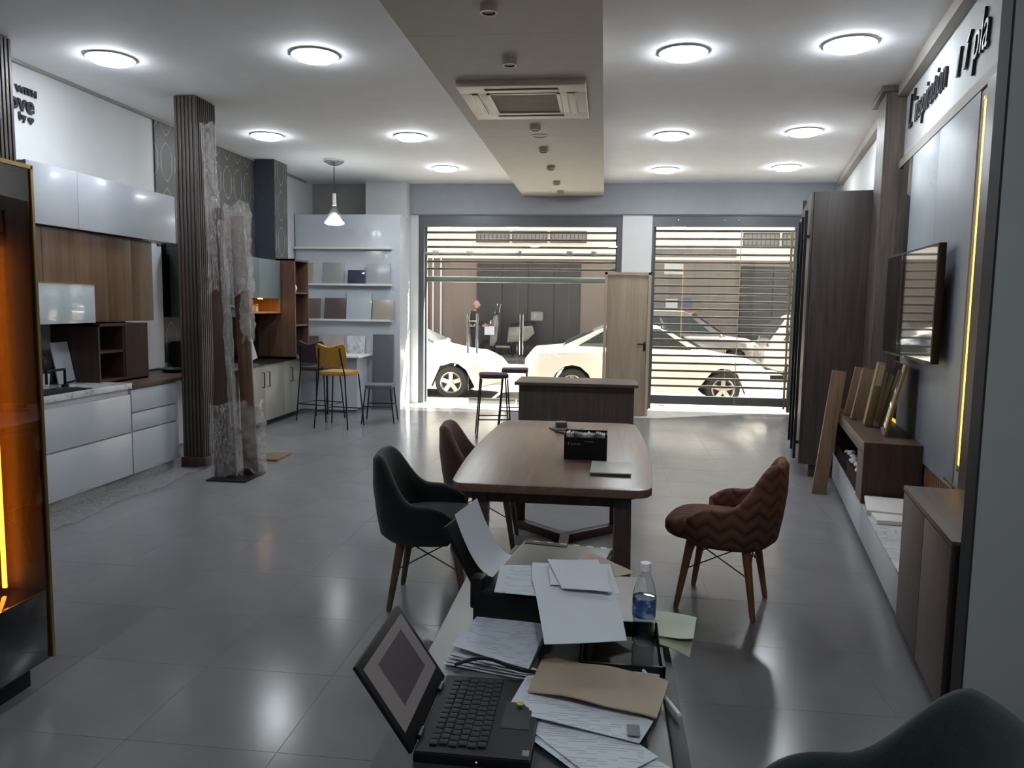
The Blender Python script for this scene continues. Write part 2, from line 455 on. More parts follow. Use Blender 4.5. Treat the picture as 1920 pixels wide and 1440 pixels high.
part('frame', B().box(.672, 2.86, 11.77, 11.86, 2.75, 2.91).box(.672, .70, 11.77, 11.86, 0, 2.75).box(2.84, 2.86, 11.77, 11.86, 0, 2.75), M_frame, w2)
for x in (1.05, 1.72, 1.92, 2.8):
    part('patch_fitting', B().ball((x, 11.765, 2.84), .022, 10), M_chrome, w2)

def grille(name, label, x0, x1, ztop, pitch, zbot, barh, mat_bar, base_h):
    g = thing(name, label, 'shutter', ((x0+x1)/2, 11.93, zbot))
    me = None; z = ztop; k = 0
    while z > zbot+barh+.03:
        if me is None:
            s0 = part('slat', B().box(x0, x1, 11.92, 11.945, z-.017, z+.017, .006), M_frame2, g); me = s0
        else: part_copy(me, g, (0, 0, z-ztop))
        z -= pitch; k += 1
    part('bottom_bar', B().box(x0, x1, 11.905, 11.95, zbot, zbot+barh, .008), mat_bar, g)
    for x in (x0-.02, x1+.02): part('guide_rail', B().box(x-.03, x+.03, 11.90, 11.96, base_h, 2.9), M_frame, g)
    part('roller_box', B().box(x0-.05, x1+.05, 11.87, 11.965, 2.76, 2.905), M_frame, g)
    return g
grille('roller_grille', 'grey roller grille half raised over the glass entrance doors', -2.79, .155, 2.665, .112, 1.90, .085, M_barg, 0)
g2 = grille('roller_grille', 'grey roller grille let right down across the right-hand shop window', .73, 2.77, 2.70, .117, .08, .135, M_frame, 0)
part('tie_bar', B().tube([(1.99, 11.90, .1), (1.99, 11.90, 2.72)], .006, 6), M_steel, g2)
part('lock_stile', B().box(2.70, 2.73, 11.88, 11.905, .05, 2.7), M_gold, g2, label='brownish lock stile')
# ================================================================ LEFT SIDE
# ---- slatted columns
def column(label, x0, x1, y0, y1, base=True):
    c = thing('slatted_column', label, 'column', ((x0+x1)/2, (y0+y1)/2, 0), group=None)
    part('core', B().box(x0+.012, x1-.012, y0+.012, y1-.012, 0, CZ-.005), M_walnut, c)
    nx = max(3, round((x1-x0)/.034)); st = (x1-x0)/nx
    sl = None
    for i in range(nx):
        b = B().box(-st*.32, st*.32, 0, .014, .07, CZ-.01, .004)
        if sl is None: sl = part('slat', b, M_slat, c, M=Matrix.Translation((x0+st*.5, y0, 0)))
        else: part_copy(sl, c, (st*i, 0, 0))
    ny = max(3, round((y1-y0)/.036)); st = (y1-y0)/ny; sl = None
    for i in range(ny):
        b = B().box(-.014, 0, -st*.32, st*.32, .07, CZ-.01, .004)
        if sl is None: sl = part('slat', b, M_slat, c, M=Matrix.Translation((x1, y0+st*.5, 0)))
        else: part_copy(sl, c, (0, st*i, 0))
    part('plinth', B().box(x0-.01, x1+.015, y0-.015, y1, 0, .10, .004), M_walnut, c)
    return c
column('dark slatted wooden column with wrapped panels leaning on it', -3.87, -3.655, 6.65, 7.0)
column('dark slatted wooden column above the lit display cabinet at far left', -4.46, -4.205, 4.95, 5.17)

# ---- amber lit display cabinet nearest the camera
dc = thing('display_cabinet', 'tall smoked-glass display cabinet with an amber light strip at far left', 'cabinet', (-2.4, 2.2, 0))
X = -2.2
M_cabbody = wood('cabinet_interior_wood', '6b4a30', '8a6440', 'z', .5)
part('body', B().box(-2.62, -2.60, 1.5, 2.76, .1, 2.05).box(-2.6, X, 2.745, 2.765, .1, 2.05).box(-2.6, X, 1.5, 1.52, .1, 2.05).box(-2.6, X, 1.5, 2.76, 2.03, 2.05), M_cabbody, dc)
part('plinth', B().box(-2.58, X-.05, 1.52, 2.70, 0, .1), M_black, dc)
part('drawer', B().box(-2.6, X+.004, 1.51, 2.765, .10, .385, .003), M_blackg, dc)
dr = part('glass_door', B().box(X, X+.006, 1.52, 2.755, .39, 2.04), M_smoke, dc, smooth=False)
part('edge_profile', B().box(X-.002, X+.012, 1.5, 2.768, 2.04, 2.055).box(X-.002, X+.012, 2.755, 2.768, .1, 2.05), M_gold, dr)
part('light_strip', B().box(-2.352, -2.338, 2.70, 2.71, .40, 1.75), emit('amber_strip_strong', (1.0, .46, .05), 9), dc, label='glowing amber light strip')
for z in (.74, 1.10, 1.46, 1.78): part('shelf', B().box(-2.6, -2.26, 1.53, 2.45, z, z+.012), M_smoke, dc)

# ---- white kitchen along the left wall
XF = -3.9
kb = thing('kitchen_base_cabinet', 'white gloss base cabinet under the hob, part-hidden behind the lit display cabinet', 'cabinet', (-4.2, 5.2, 0))
M_carc = plain('carcass_grey', '8b8c8e', .5)
def base_unit(t, y0, y1, fronts):
    part('carcass', B().box(-4.54 if y0 > 5 else -4.185, XF-.022, y0, y1, .09, .815), M_whitem, t)
    part('plinth', B().box(-4.5 if y0 > 5 else -4.185, XF-.06, y0, y1, 0, .09), M_carc, t)
    for z0, z1 in fronts: part('drawer', B().box(XF-.02, XF, y0+.002, y1-.002, z0, z1, .003), M_white, t)
base_unit(kb, 4.30, 5.93, ((.09, .44), (.452, .765)))
kb2 = thing('kitchen_base_cabinet', 'white gloss drawer cabinet under the dark wood worktop beside the slatted column', 'cabinet', (-4.2, 6.3, 0))
base_unit(kb2, 5.94, 6.64, ((.09, .44), (.452, .60), (.612, .80)))
one('worktop', B().box(-4.185, XF+.015, 4.3, 5.935, .815, .862, .004).box(-4.54, -4.185, 5.19, 5.935, .815, .862), M_wmarb, 'pale stone worktop holding the black hob', 'worktop')
one('worktop', B().box(-4.54, XF+.02, 5.94, 6.64, .815, .845, .004).box(-4.54, -3.88, 6.64, 8.3, .815, .845, .004), M_walnutx, 'dark wood worktop running behind the slatted column', 'worktop')
ho = thing('hob', 'flat black hob set in the pale stone worktop', 'hob', (-4.15, 5.2, .862))
part('glass_plate', B().box(-4.18, -3.91, 4.75, 5.47, .862, .868, .002), M_black, ho)
for y in (4.95, 5.4): part('cooking_zone', B().lathe([(0, .001), (.085, .001), (.085, 0)], (-4.05, y, .868), 20), M_dark, ho)
# faucet: black square gooseneck
fa_ = thing('faucet', 'black squared swan-neck tap standing beside the hob', 'faucet', (-4.19, 5.54, .862))
part('base', B().lathe([(0, 0), (.028, 0), (.028, .02), (0, .02)], (-4.19, 5.54, .862), 14), M_black, fa_)
part('spout', B().tube([(-4.19, 5.54, .87), (-4.19, 5.54, 1.0), (-4.19, 5.34, 1.0), (-4.19, 5.34, .90)], .011, 8), M_black, fa_)
part('lever', B().tube([(-4.19, 5.55, .89), (-4.13, 5.58, .91)], .008, 6), M_black, fa_)
Ml = Matrix.Translation((-4.34, 5.655, .862)) @ Matrix.Rotation(radians(-11), 4, 'Y')
one('tile_sample', B().box(0, .012, 0, .20, 0, .34, .002, M=Ml), M_white, 'white rectangular sample board leaning by the brown corner shelf on the left worktop', 'sample')
pl = thing('potted_plant', 'small round ball plant in a white pot on the left worktop', 'plant', (-4.36, 5.50, .862))
part('pot', B().lathe([(0, 0), (.05, 0), (.06, .10), (.052, .10), (.045, .02), (0, .02)], (-4.36, 5.50, .862), 18), M_whitem, pl)
fb = B()
for i in range(90):
    a = random.uniform(0, 2*pi); zc = random.uniform(-1, 1); r = math.sqrt(1-zc*zc); d = Vector((r*cos(a), r*sin(a), zc))
    c = Vector((-4.36, 5.50, 1.06))+d*.055; w = d.orthogonal().normalized()*.014
    fb.quad(c-w, c+d*.02, c+w, c-d*.012)
fb.ball((-4.36, 5.50, 1.06), .055, 12)
part('leaf_ball', fb, plain('brown_leaf', '3d3329', .8), pl, kind='stuff')
part('stem', B().tube([(-4.36, 5.50, .88), (-4.36, 5.50, 1.0)], .008, 6), M_walnut, pl)
# brown open corner shelf on the worktop
M_brbox = wood('umber_board', '33211d', '4b322c', 'z', .5)
os_ = thing('open_shelf_unit', 'dark brown open shelf unit standing on the left worktop under the oak cupboards', 'shelf', (-4.3, 6.2, .85))
ob = B().box(-4.54, -4.12, 5.86, 5.88, .862, 1.345).box(-4.54, -4.12, 6.53, 6.55, .846, 1.345).box(-4.54, -4.12, 5.86, 6.55, 1.325, 1.345).box(-4.54, -4.12, 5.88, 6.53, .862, .88)
part('carcass', ob, M_brbox, os_)
part('shelf', B().box(-4.54, -4.13, 5.88, 6.53, 1.10, 1.12), M_brbox, os_)
part('divider', B().box(-4.54, -4.13, 6.20, 6.22, .88, 1.325), M_brbox, os_)
part('front_panel', B().box(-4.13, -4.12, 6.22, 6.53, .88, 1.325), M_brbox, os_)
# oak wall cupboards: five plank fronts
wc = thing('wall_cupboard', 'knotty oak wall cupboard row under the long white flap cupboard', 'cabinet', (-4.4, 5.8, 1.36))
part('carcass', B().box(-4.54, -4.215, 5.19, 6.78, 1.36, 2.09), M_oak, wc)
yb = [5.18, 5.36, 5.72, 6.12, 6.46, 6.78]
for a, b2 in zip(yb, yb[1:]): part('door', B().box(-4.213, -4.195, a+.0015, b2-.0015, 1.362, 2.088, .002), M_oak, wc)
mw = thing('wall_cupboard', 'small white gloss flap cupboard in front of the oak cupboards', 'cabinet', (-4.3, 5.4, 1.36))
part('carcass', B().box(-4.194, -4.15, 5.185, 5.85, 1.36, 1.66), M_whitem, mw)
part('flap_door', B().box(-4.15, -4.132, 5.18, 5.855, 1.358, 1.668, .003), plain('glass_white', 'c3cdd2', .08, coat=.6), mw)
part('edge_trim', B().box(-4.152, -4.128, 5.18, 5.855, 1.666, 1.674), M_gold, mw)
hf = thing('wall_cupboard', 'long white gloss flap cupboard high on the left wall', 'cabinet', (-4.35, 5.8, 2.09))
part('carcass', B().box(-4.54, -4.17, 5.19, 7.105, 2.10, 2.54), M_whitem, hf)
for a, b2 in ((5.18, 5.72), (5.723, 7.11)): part('flap_door', B().box(-4.17, -4.148, a, b2, 2.098, 2.542, .003), M_white, hf)
one('wall_cupboard', B().box(-4.54, -4.15, 7.5, 8.35, 1.375, 2.13, .003), M_blackg, 'black wall cupboard half hidden behind the slatted column', 'cabinet')
ov = thing('microwave_oven', 'black tabletop oven half hidden behind the slatted column', 'oven', (-4.3, 7.8, .845))
part('body', B().box(-4.50, -4.14, 7.55, 8.1, .86, 1.12, .008), M_black, ov)
part('door', B().box(-4.14, -4.13, 7.57, 7.95, .88, 1.10, .004), M_blackg, ov)
part('handle', B().tube([(-4.11, 7.93, .9), (-4.11, 7.93, 1.08)], .008, 6), M_dark, ov)
for y in (7.6, 8.05): part('foot', B().box(-4.4, -4.2, y-.02, y+.02, .845, .86), M_black, ov)
one('tray', B().lathe([(0, 0), (.12, 0), (.15, .035), (.142, .035), (.115, .008), (0, .008)], (-4.2, 7.15, .845), 24), M_dark, 'low dark round tray on the wooden worktop beside the column', 'tray')
struct('trim_8', B().box(-4.55, -4.50, 6.80, 7.44, .86, 2.09), M_wall)
# light patch sign letters
sg = thing('wall_sign', 'black raised wall lettering above the white cupboards, part-hidden at far left', 'sign', (-4.545, 5.6, 2.9))
M_ink = plain('black_letters', '1d1f26', .5)
RotL = Matrix(((0, 0, 1, 0), (1, 0, 0, 0), (0, 1, 0, 0), (0, 0, 0, 1)))   # text x -> world y, text y -> z, faces +x
def wall_text(body, size, y, z, par, sx=1.0, w=.0, shear=0):
    b = text_mesh(body, size, .012, shear, w, sx)
    part('lettering', b, M_ink, par, smooth=False, M=Matrix.Translation((-4.538, y, z)) @ RotL)
wall_text('WITH', .07, 5.60, 3.135, sg, 1.2, .003)
wall_text('love', .185, 5.475, 3.0, sg, 1.0, .004)
wall_text('by', .08, 5.62, 2.93, sg, 1.0, .002)
hb = B(); pts = []
for i in range(24):
    a = 2*pi*i/24; pts.append((.0019*16*sin(a)**3, .0019*(13*cos(a)-5*cos(2*a)-2*cos(3*a)-cos(4*a))))
hb.prism(pts, -.006, .006, 'z'); part('heart', hb, M_ink, sg, M=Matrix.Translation((-4.538, 5.745, 2.945)) @ RotL)

# protective film on the floor along the plinth
fb = B()
def ff(u, v):
    y = 4.1+2.65*u; x = -3.93+.30*v+.03*sin(17*u+3*v)
    return (x, y, .004+.018*abs(sin(31*u+7*v))*(.4+.6*sin(5*v+u*40)**2)+.10*max(0, 1-v*5))
fb.grid(ff, 70, 12)
one('plastic_film', fb, M_film, 'crumpled clear plastic film lying on the floor along the white base cabinets', 'plastic film')

# ---- wrapped panels leaning on the slatted column
def lean(x0, y0, z0, tx, ty, roll=0):     # lean matrix: local z up the panel, local x across, local y thickness
    return Matrix.Translation((x0, y0, z0)) @ Matrix.Rotation(tx, 4, 'X') @ Matrix.Rotation(ty, 4, 'Y')
base_pl = one('base_plate', B().box(-3.38, -3.02, 6.15, 6.56, 0, .012, .003), M_dark, 'flat dark plate on the floor under the wrapped leaning panels', 'plate')
wp = thing('wrapped_panel', 'tall dark wood panel in clear stretch film leaning on the slatted column', 'panel', (-3.24, 6.30, .012))
Mp = lean(-3.35, 6.30, .012, radians(-5.0), radians(-3.2))
part('board', B().prism([(-.03, 0), (.17, 0), (.105, 2.36), (.03, 2.36)], 0, .03, 'y', M=Mp, bev=.003), M_walnut, wp)
Mn_ = lean(-3.30, 6.34, .012, radians(-5.0), radians(-4.6))
part('narrow_board', B().box(-.02, .05, .0, .025, 0, 3.08, .004, M=Mn_), M_walnut, wp)
def wrap(name, M, x0, x1, z0, z1, par, amp=.02, lab=None, seed=0, thick=.02):
    rnd = random.Random(seed); ph = [rnd.uniform(0, 6.3) for _ in range(8)]
    b = B()
    def f(u, v):
        a = 2*pi*u; hx = (x1-x0)/2; c = (x0+x1)/2
        k = max(abs(cos(a)), abs(sin(a)))
        px = c+(hx+amp*1.1)*cos(a)/k; py = .015+(thick+amp*1.3)*sin(a)/k
        z = z0+(z1-z0)*v
        n = (sin(23*v+ph[0]+4*a)*.5+sin(41*v+ph[1]-3*a)*.35+sin(9*v+ph[2]+2*a)*.6+sin(67*v+ph[3]+7*a)*.25)*.6
        e = 1+.5*(1-min(1, min(v, 1-v)*7))
        return M @ Vector((px+amp*n*cos(a)*e, py+amp*n*sin(a)*e, z+amp*1.5*sin(3*a+ph[4])*(1-min(1, min(v, 1-v)*9))))
    b.grid(f, 28, 64, closeu=True)
    return part(name, b, M_film, par, lab)
wrap('stretch_film', Mn_, -.03, .06, 2.26, 3.12, wp, .009, 'crumpled clear film round the top of the narrow board', 1)
wrap('stretch_film', Mp, .0, .06, 1.62, 2.44, wp, .014, 'torn clear film flap at the left edge', 2)
wrap('stretch_film', Mp, -.04, .165, .0, .64, wp, .010, 'clear film gathered round the foot', 3)
wrap('film_edge', Mp @ Matrix.Translation((.170, .0, 0)) @ Matrix.Rotation(radians(-1.5), 4, 'Y'), -.02, .02, .42, 2.25, wp, .008, 'twisted clear film along the right edge', 4)
wp2 = thing('wrapped_panel', 'brown board in torn glittering plastic wrap leaning right of the dark panel', 'panel', (-3.1, 6.42, .012))
Mq = lean(-3.185, 6.46, .012, radians(-4.0), radians(-3.9))
part('board', B().box(0, .128, 0, .03, 0, 2.30, .003, M=Mq), M_brownpan, wp2)
_f = M_film; M_film = M_bub
wrap('bubble_wrap', Mq, -.015, .138, 1.60, 2.40, wp2, .020, 'crumpled glittering wrap over the upper part', 5, .03)
wrap('bubble_wrap', Mq, .075, .135, 1.18, 1.72, wp2, .018, 'torn hanging strip of wrap', 6)
wrap('bubble_wrap', Mq, -.005, .165, .0, .62, wp2, .026, 'loose wrap bunched at the foot', 8, .03)
M_film = _f
one('offcut_board', B().box(-3.36, -3.13, 7.05, 7.40, 0, .022, .003), M_pack, 'short pale wooden offcut lying on the floor behind the wrapped panels', 'board')

# ---- second kitchen (grey-green)
tu = thing('wall_cupboard', 'grey-teal wall cupboard above the amber lit niche', 'cabinet', (-4.35, 9.0, 1.59))
part('carcass', B().box(-4.53, -4.215, 8.40, 9.64, 1.60, 2.07), M_teal, tu)
for a, b2 in ((8.40, 9.02), (9.024, 9.64)): part('door', B().box(-4.213, -4.195, a, b2, 1.592, 2.08, .003), M_teal, tu)
ni = thing('lit_niche', 'wooden niche lit in amber under the grey-teal cupboards', 'niche', (-4.35, 9.0, 1.40))
M_nwood = wood('niche_wood', '8a5a30', 'b07a45', 'z', .6)
part('shelf_box', B().box(-4.53, -4.20, 8.40, 9.64, 1.405, 1.425).box(-4.53, -4.50, 8.40, 9.64, 1.425, 1.59).box(-4.53, -4.20, 9.62, 9.64, 1.425, 1.59).box(-4.53, -4.2, 8.4, 8.42, 1.425, 1.59), M_nwood, ni)
for y in (8.75, 9.35): part('spot_lamp', B().lathe([(0, -.008), (.03, -.008), (.03, 0), (0, 0)], (-4.34, y, 1.592), 14), emit('spot_glow_%d' % int(y*10), (1, .55, .12), 14), ni, label='glowing amber spot')
ja = thing('glass_jar', 'small square glass jar on the lit niche shelf', 'jar', (-4.30, 9.12, 1.425))
part('body', B().box(-4.33, -4.27, 9.08, 9.15, 1.425, 1.50, .01), plain('amber_glass', 'd9b98a', .2), ja)
part('lid', B().box(-4.335, -4.265, 9.075, 9.155, 1.50, 1.515, .004), M_gold, ja)
struct('trim_9', B().box(-4.55, -4.52, 8.38, 9.66, .80, 1.40), M_blackg)    # black splashback
kc = thing('kitchen_base_cabinet', 'beige matt base cabinet with black bow handles by the wrapped panels', 'cabinet', (-4.3, 9.2, 0))
part('carcass', B().box(-4.53, -4.172, 8.35, 10.16, .10, .775), M_fire, kc)
part('plinth', B().box(-4.50, -4.22, 8.35, 10.14, 0, .10), M_dark, kc)
for a, b2, hy in ((8.35, 9.035, 8.96), (9.038, 9.62, 9.11), (9.623, 10.16, 9.82)):
    d = part('door', B().box(-4.17, -4.15, a, b2, .075, .775, .003), M_fire, kc)
    part('handle', B().tube([(-4.15, hy, .50), (-4.12, hy, .50), (-4.12, hy, .68), (-4.15, hy, .68)], .007, 6), M_dark, d)
one('worktop', B().box(-4.53, -4.13, 8.3, 10.16, .778, .805, .003), M_dark, 'thin dark worktop on the beige base cabinet', 'worktop')
Ml = Matrix.Translation((-4.30, 8.86, .806)) @ Matrix.Rotation(radians(-13), 4, 'Y') @ Matrix.Rotation(radians(8), 4, 'X')
one('tile_sample', B().box(0, .015, 0, .30, 0, .42, .012, M=Ml), M_white, 'white board with rounded corners leaning on the black splashback', 'sample')
ts = thing('open_shelf_unit', 'tall brown open shelf unit beside the white sample wall', 'shelf', (-4.27, 9.88, .81))
part('carcass', B().box(-4.54, -4.01, 9.66, 9.685, .81, 2.11).box(-4.54, -4.01, 10.105, 10.13, .81, 2.11).box(-4.54, -4.01, 9.66, 10.13, 2.085, 2.11).box(-4.54, -4.01, 9.66, 10.13, .81, .835).box(-4.54, -4.53, 9.685, 10.105, .81, 2.1), M_brownpan, ts)
for z in (1.235, 1.66): part('shelf', B().box(-4.53, -4.015, 9.685, 10.105, z, z+.022), M_brownpan, ts)
one('vase', B().lathe([(0, 0), (.03, 0), (.05, .05), (.035, .09), (.02, .10), (0, .10)], (-4.07, 9.76, 1.682), 16), M_whitem, 'small round white ornament on the brown shelf unit', 'ornament')
for z, h, lab in ((1.257, .33, 'pale patterned sample board leaning on the middle shelf of the brown unit'), (.835, .30, 'pale sample board leaning on the lowest shelf of the brown unit')):
    Ml = Matrix.Translation((-4.34, 10.15, z)) @ Matrix.Rotation(radians(12), 4, 'X')
    one('tile_sample', B().box(0, .12, 0.0, .012, 0, h, .001, M=Matrix.Translation((-4.17, 9.77, z)) @ Matrix.Rotation(radians(12), 4, 'X')), M_wmarb, lab, 'sample')
# peninsula with the bar stools
pe = thing('peninsula_counter', 'white counter with thin top under the sample wall', 'counter', (-3.93, 10.6, 0))
part('body', B().box(-4.43, -3.44, 10.45, 10.93, .04, .79), M_white, pe)
part('plinth', B().box(-4.41, -3.46, 10.47, 10.92, 0, .04), M_carc, pe)
part('top', B().box(-4.50, -3.36, 10.30, 10.93, .79, .815, .004), M_whitem, pe)
bt = thing('bar_ledge', 'brown bar ledge reaching out from the beige kitchen corner', 'counter', (-4.2, 10.22, .8))
part('top', B().box(-4.53, -3.75, 10.165, 10.29, .817, .84, .004), M_brownpan, bt)
part('leg', B().tube([(-3.8, 10.24, 0), (-3.8, 10.24, .817)], .016, 8), M_dark, bt)
# white sample wall
sw = thing('sample_wall', 'tall white gloss sample wall with narrow shelves in the far left corner', 'display', (-3.77, 11.0, 0))
part('back_panel', B().box(-4.53, -2.955, 10.955, 11.0, 0, 2.825, .003), M_white, sw)
part('side_panel', B().box(-2.975, -2.955, 11.0, 11.40, 0, 2.825), M_white, sw)
SZ = (2.325, 1.80, 1.285)
for z in SZ: part('shelf', B().box(-4.53, -3.07, 10.86, 10.955, z, z+.03, .003), M_whitem, sw)
def sample(x0, x1, z, h, mat, lab, tilt=9, y=10.882):
    Ml = Matrix.Translation((0, y, z)) @ Matrix.Rotation(radians(-tilt), 4, 'X')
    one('tile_sample', B().box(x0, x1, 0, .015, 0, h, .002, M=Ml), mat, lab, 'sample')
def gm(n, c, r=.25): return plain(n, c, r, var=.03)
k = 10.90/1440*.993
sample(-4.44, -4.26, 1.83, .30, gm('tan_tile', '9c8a74'), 'tan square sample at the left of the top sample shelf')
sample(-4.10, -3.785, 1.83, .31, gm('sage_tile', '8d9492'), 'grey-green square sample on the top sample shelf')
sample(-3.72, -3.47, 1.83, .20, M_blackg if False else gm('navy_tile', '3a3f52', .06), 'small glossy navy sample on the top sample shelf')
sample(-3.44, -3.09, 1.83, .30, gm('pearl_tile', 'a9abb0'), 'pale grey square sample at the right of the top sample shelf')
sample(-4.40, -4.14, 1.315, .30, gm('taupe_tile', '6e625e'), 'taupe square sample at the left of the middle sample shelf')
sample(-4.08, -3.755, 1.315, .31, gm('brown_tile', '5a4f4c'), 'dark brown square sample on the middle sample shelf')
sample(-3.745, -3.37, 1.315, .385, gm('ice_tile', 'b4bcc2', .06), 'large glossy pale sample on the middle sample shelf', 7)
sample(-3.35, -3.04, 1.315, .29, gm('beige_tile', 'a39a90'), 'beige square sample at the right of the middle sample shelf')
sample(-4.42, -4.18, .84, .22, gm('umber_tile', '5d5150'), 'brown sample at the left behind the bar stools')
sample(-4.12, -3.79, .815, .26, wood('pink_plank_tile', '9a8c88', 'aca09b', 'z'), 'pinkish grained sample on the white counter')
sample(-3.74, -3.47, .815, .26, M_wmarb, 'white marble sample on the white counter')
dg_ = Matrix.Translation((0, 10.868, 0)) @ Matrix.Rotation(radians(-3), 4, 'X')
one('tile_sample', B().box(-3.352, -3.045, 0, .02, 0, 1.10, .002, M=dg_), gm('slate_tile', '5f6066', .4), 'tall dark slate-grey panel standing on the floor against the sample wall', 'sample')

# ---- bar stools
M_yel = fabric('yellow_leather', 'a3792c', 'b98c3a', 60); M_burg = fabric('burgundy_leather', '35262d', '43323a', 60); M_gryf = fabric('grey_leather', '55565b', '66676c', 60)
def stool(label, loc, rz, mat, back=True, sh=.66, w=.40, group=None):
    s = thing('bar_stool', label, 'stool', loc, rz=rz, absolute=False, group=group)
    h = w/2
    def rr_(x, y, r, z, n=5): 
        out = []
        for cx_, cy_, a0 in ((x-r, y-r, 0), (-x+r, y-r, 90), (-x+r, -y+r, 180), (x-r, -y+r, 270)):
            for i in range(n+1):
                a = radians(a0+90*i/n); out.append((cx_+r*cos(a), cy_+r*sin(a)))
        return out
    part('seat', B().prism(rr_(h, h, .06, 0), sh, sh+.05, 'z', bev=.016), mat, s)
    for sx in (-1, 1):
        top = 1.0 if back else sh
        part('leg', B().tube([(sx*(h+.03), h+.02, 0), (sx*(h-.02), h-.03, sh)], .009, 8), M_dark, s)
        pts = [(sx*(h+.03), -h-.02, 0), (sx*(h-.02), -h+.01, sh)]
        if back: pts += [(sx*(h-.04), -h-.02, sh+.16), (sx*(h-.06), -h-.05, 1.0)]
        part('leg', B().tube(pts, .009, 8), M_dark, s)
    zf = .22; q = .85
    ring = [(h+.01, h+.00, zf), (-h-.01, h+.00, zf), (-h-.01, -h-.00, zf), (h+.01, -h-.00, zf)]
    part('footrest', B().tube(ring, .008, 6, closed=True), M_dark, s)
    if back:
        def bf(u, v):
            x = (u-.5)*2; wv = h*(1.02-.06*abs(v-.5))
            zt = 1.03-.022*cos(x*pi)*1 if True else 0
            z0 = .77; z = z0+(zt-z0)*v
            ed = min(1, (1-abs(x))*6); z = .90+(z-.90)*(.80+.20*math.sqrt(max(0, 1-(1-ed)**2)))
            return (x*wv, -h-.02-.05*(v)+.05*x*x-.0, z)
        b = B(); b.grid(bf, 22, 8, thick=.035); part('backrest', b, mat, s, ang=70)
    return s
stool('yellow leather bar stool with black wire legs', (-3.27, 9.23, 0), radians(-9), M_yel)
stool('burgundy leather bar stool behind the yellow one', (-3.72, 9.78, 0), radians(-14), M_burg)
stool('low backless grey stool by the white sample wall', (-2.90, 9.75, 0), radians(8), M_gryf, False, .45, .36)
stool('nearer backless dark bar stool behind the brown armchair', (-1.28, 8.95, 0), radians(12), M_burg, False, .70, .34)
stool('farther backless dark bar stool behind the brown armchair', (-1.12, 9.75, 0), radians(5), M_burg, False, .70, .34)
dk = thing('reception_counter', 'dark brown counter standing behind the dining table', 'counter', (-.26, 7.6, 0))
part('body', B().box(-.80, .30, 7.32, 7.85, .06, .79), M_ward, dk)
part('top', B().box(-.84, .335, 7.28, 7.9, .79, .82, .004), M_walnutx, dk)
part('plinth', B().box(-.76, .26, 7.36, 7.8, 0, .06), M_black, dk)
dd_ = thing('display_door', 'pale oak sample door in its frame standing at the shop front', 'door', (.32, 11.07, 0))
part('frame', B().box(-.01, .03, 11.05, 11.15, 0, 2.04).box(.605, .645, 11.05, 11.15, 0, 2.04).box(-.01, .645, 11.05, 11.15, 2.005, 2.04), wood('pale_frame', 'a08d79', 'b5a08a', 'z', .5), dd_)
part('leaf', B().box(.033, .602, 11.075, 11.115, .005, 2.0, .002), M_door, dd_)
part('handle', B().tube([(.575, 11.075, 1.03), (.575, 11.03, 1.03), (.47, 11.03, 1.03)], .009, 8).box(.56, .59, 11.068, 11.078, .93, 1.06, .003), M_dark, dd_)
# pendant lamp
pn = thing('pendant_lamp', 'clear glass pendant lamp hanging over the bar stools', 'lamp', (-3.50, 9.75, 2.55))
px, py = -3.50, 9.75
part('canopy', B().lathe([(0, CZ), (.13, CZ), (.13, CZ-.02), (.06, CZ-.06), (0, CZ-.06)], (px, py, 0), 24), M_chrome, pn)
part('cord', B().tube([(px, py, CZ-.05), (px, py, 2.93)], .005, 6), M_dark, pn)
part('socket', B().lathe([(0, 2.95), (.022, 2.95), (.026, 2.80), (0, 2.80)], (px, py, 0), 14), M_whitem, pn)
part('shade', B().lathe([(.028, 2.83), (.045, 2.74), (.085, 2.66), (.125, 2.59), (.123, 2.59), (.083, 2.655), (.043, 2.735), (.026, 2.825)], (px, py, 0), 24), M_glass, pn)
part('glow_disc', B().lathe([(0, 2.585), (.122, 2.585), (.122, 2.57), (.09, 2.555), (0, 2.552)], (px, py, 0), 24), emit('pendant_glow', (.93, .97, 1), 9), pn, label='glowing disc')

# ================================================================ CEILING FITTINGS
def downlight(x, y, lab):
    d = thing('downlight', lab, 'ceiling light', (x, y, CZ-.03))
    part('rim', B().lathe([(.165, 0), (.172, -.006), (.172, -.012), (.158, -.012), (.158, 0)], (x, y, CZ), 32), M_whitem, d)
    part('diffuser', B().lathe([(0, -.050), (.08, -.048), (.13, -.038), (.156, -.014), (.157, -.003), (0, -.002)], (x, y, CZ), 32), M_lamp, d)
DL = [(-3.76, 5.62, 'leftmost round ceiling light of the nearest row'), (-2.17, 5.66, 'round ceiling light of the nearest row just left of the beam'),
      (.51, 5.80, 'round ceiling light of the nearest row just right of the beam'), (1.62, 5.70, 'rightmost round ceiling light of the nearest row'),
      (-3.73, 8.28, 'leftmost round ceiling light of the middle row above the slatted column'), (-2.15, 8.40, 'round ceiling light of the middle row left of the beam'),
      (.645, 8.48, 'round ceiling light of the middle row just right of the beam'), (1.98, 8.37, 'rightmost round ceiling light of the middle row'),
      (-2.17, 10.33, 'round ceiling light of the farthest row left of the beam'), (.745, 10.54, 'round ceiling light of the farthest row just right of the beam'),
      (2.26, 10.40, 'rightmost round ceiling light of the farthest row')]
DL += [(-2.15, .1, 'left one of the two unseen fill lights added behind the camera'), (.2, .1, 'right one of the two unseen fill lights added behind the camera')]  # unseen pair added to brighten the near end of the room
for a in DL: downlight(*a)
BZ = 3.188
ac = thing('air_conditioner', 'square ceiling cassette air conditioner on the beam', 'air conditioner', (-.66, 6.25, BZ-.05))
M_ac = plain('ac_white', 'c9c0b2', .45, var=.02)
x0, x1, y0, y1 = -1.135, -.18, 5.75, 6.76
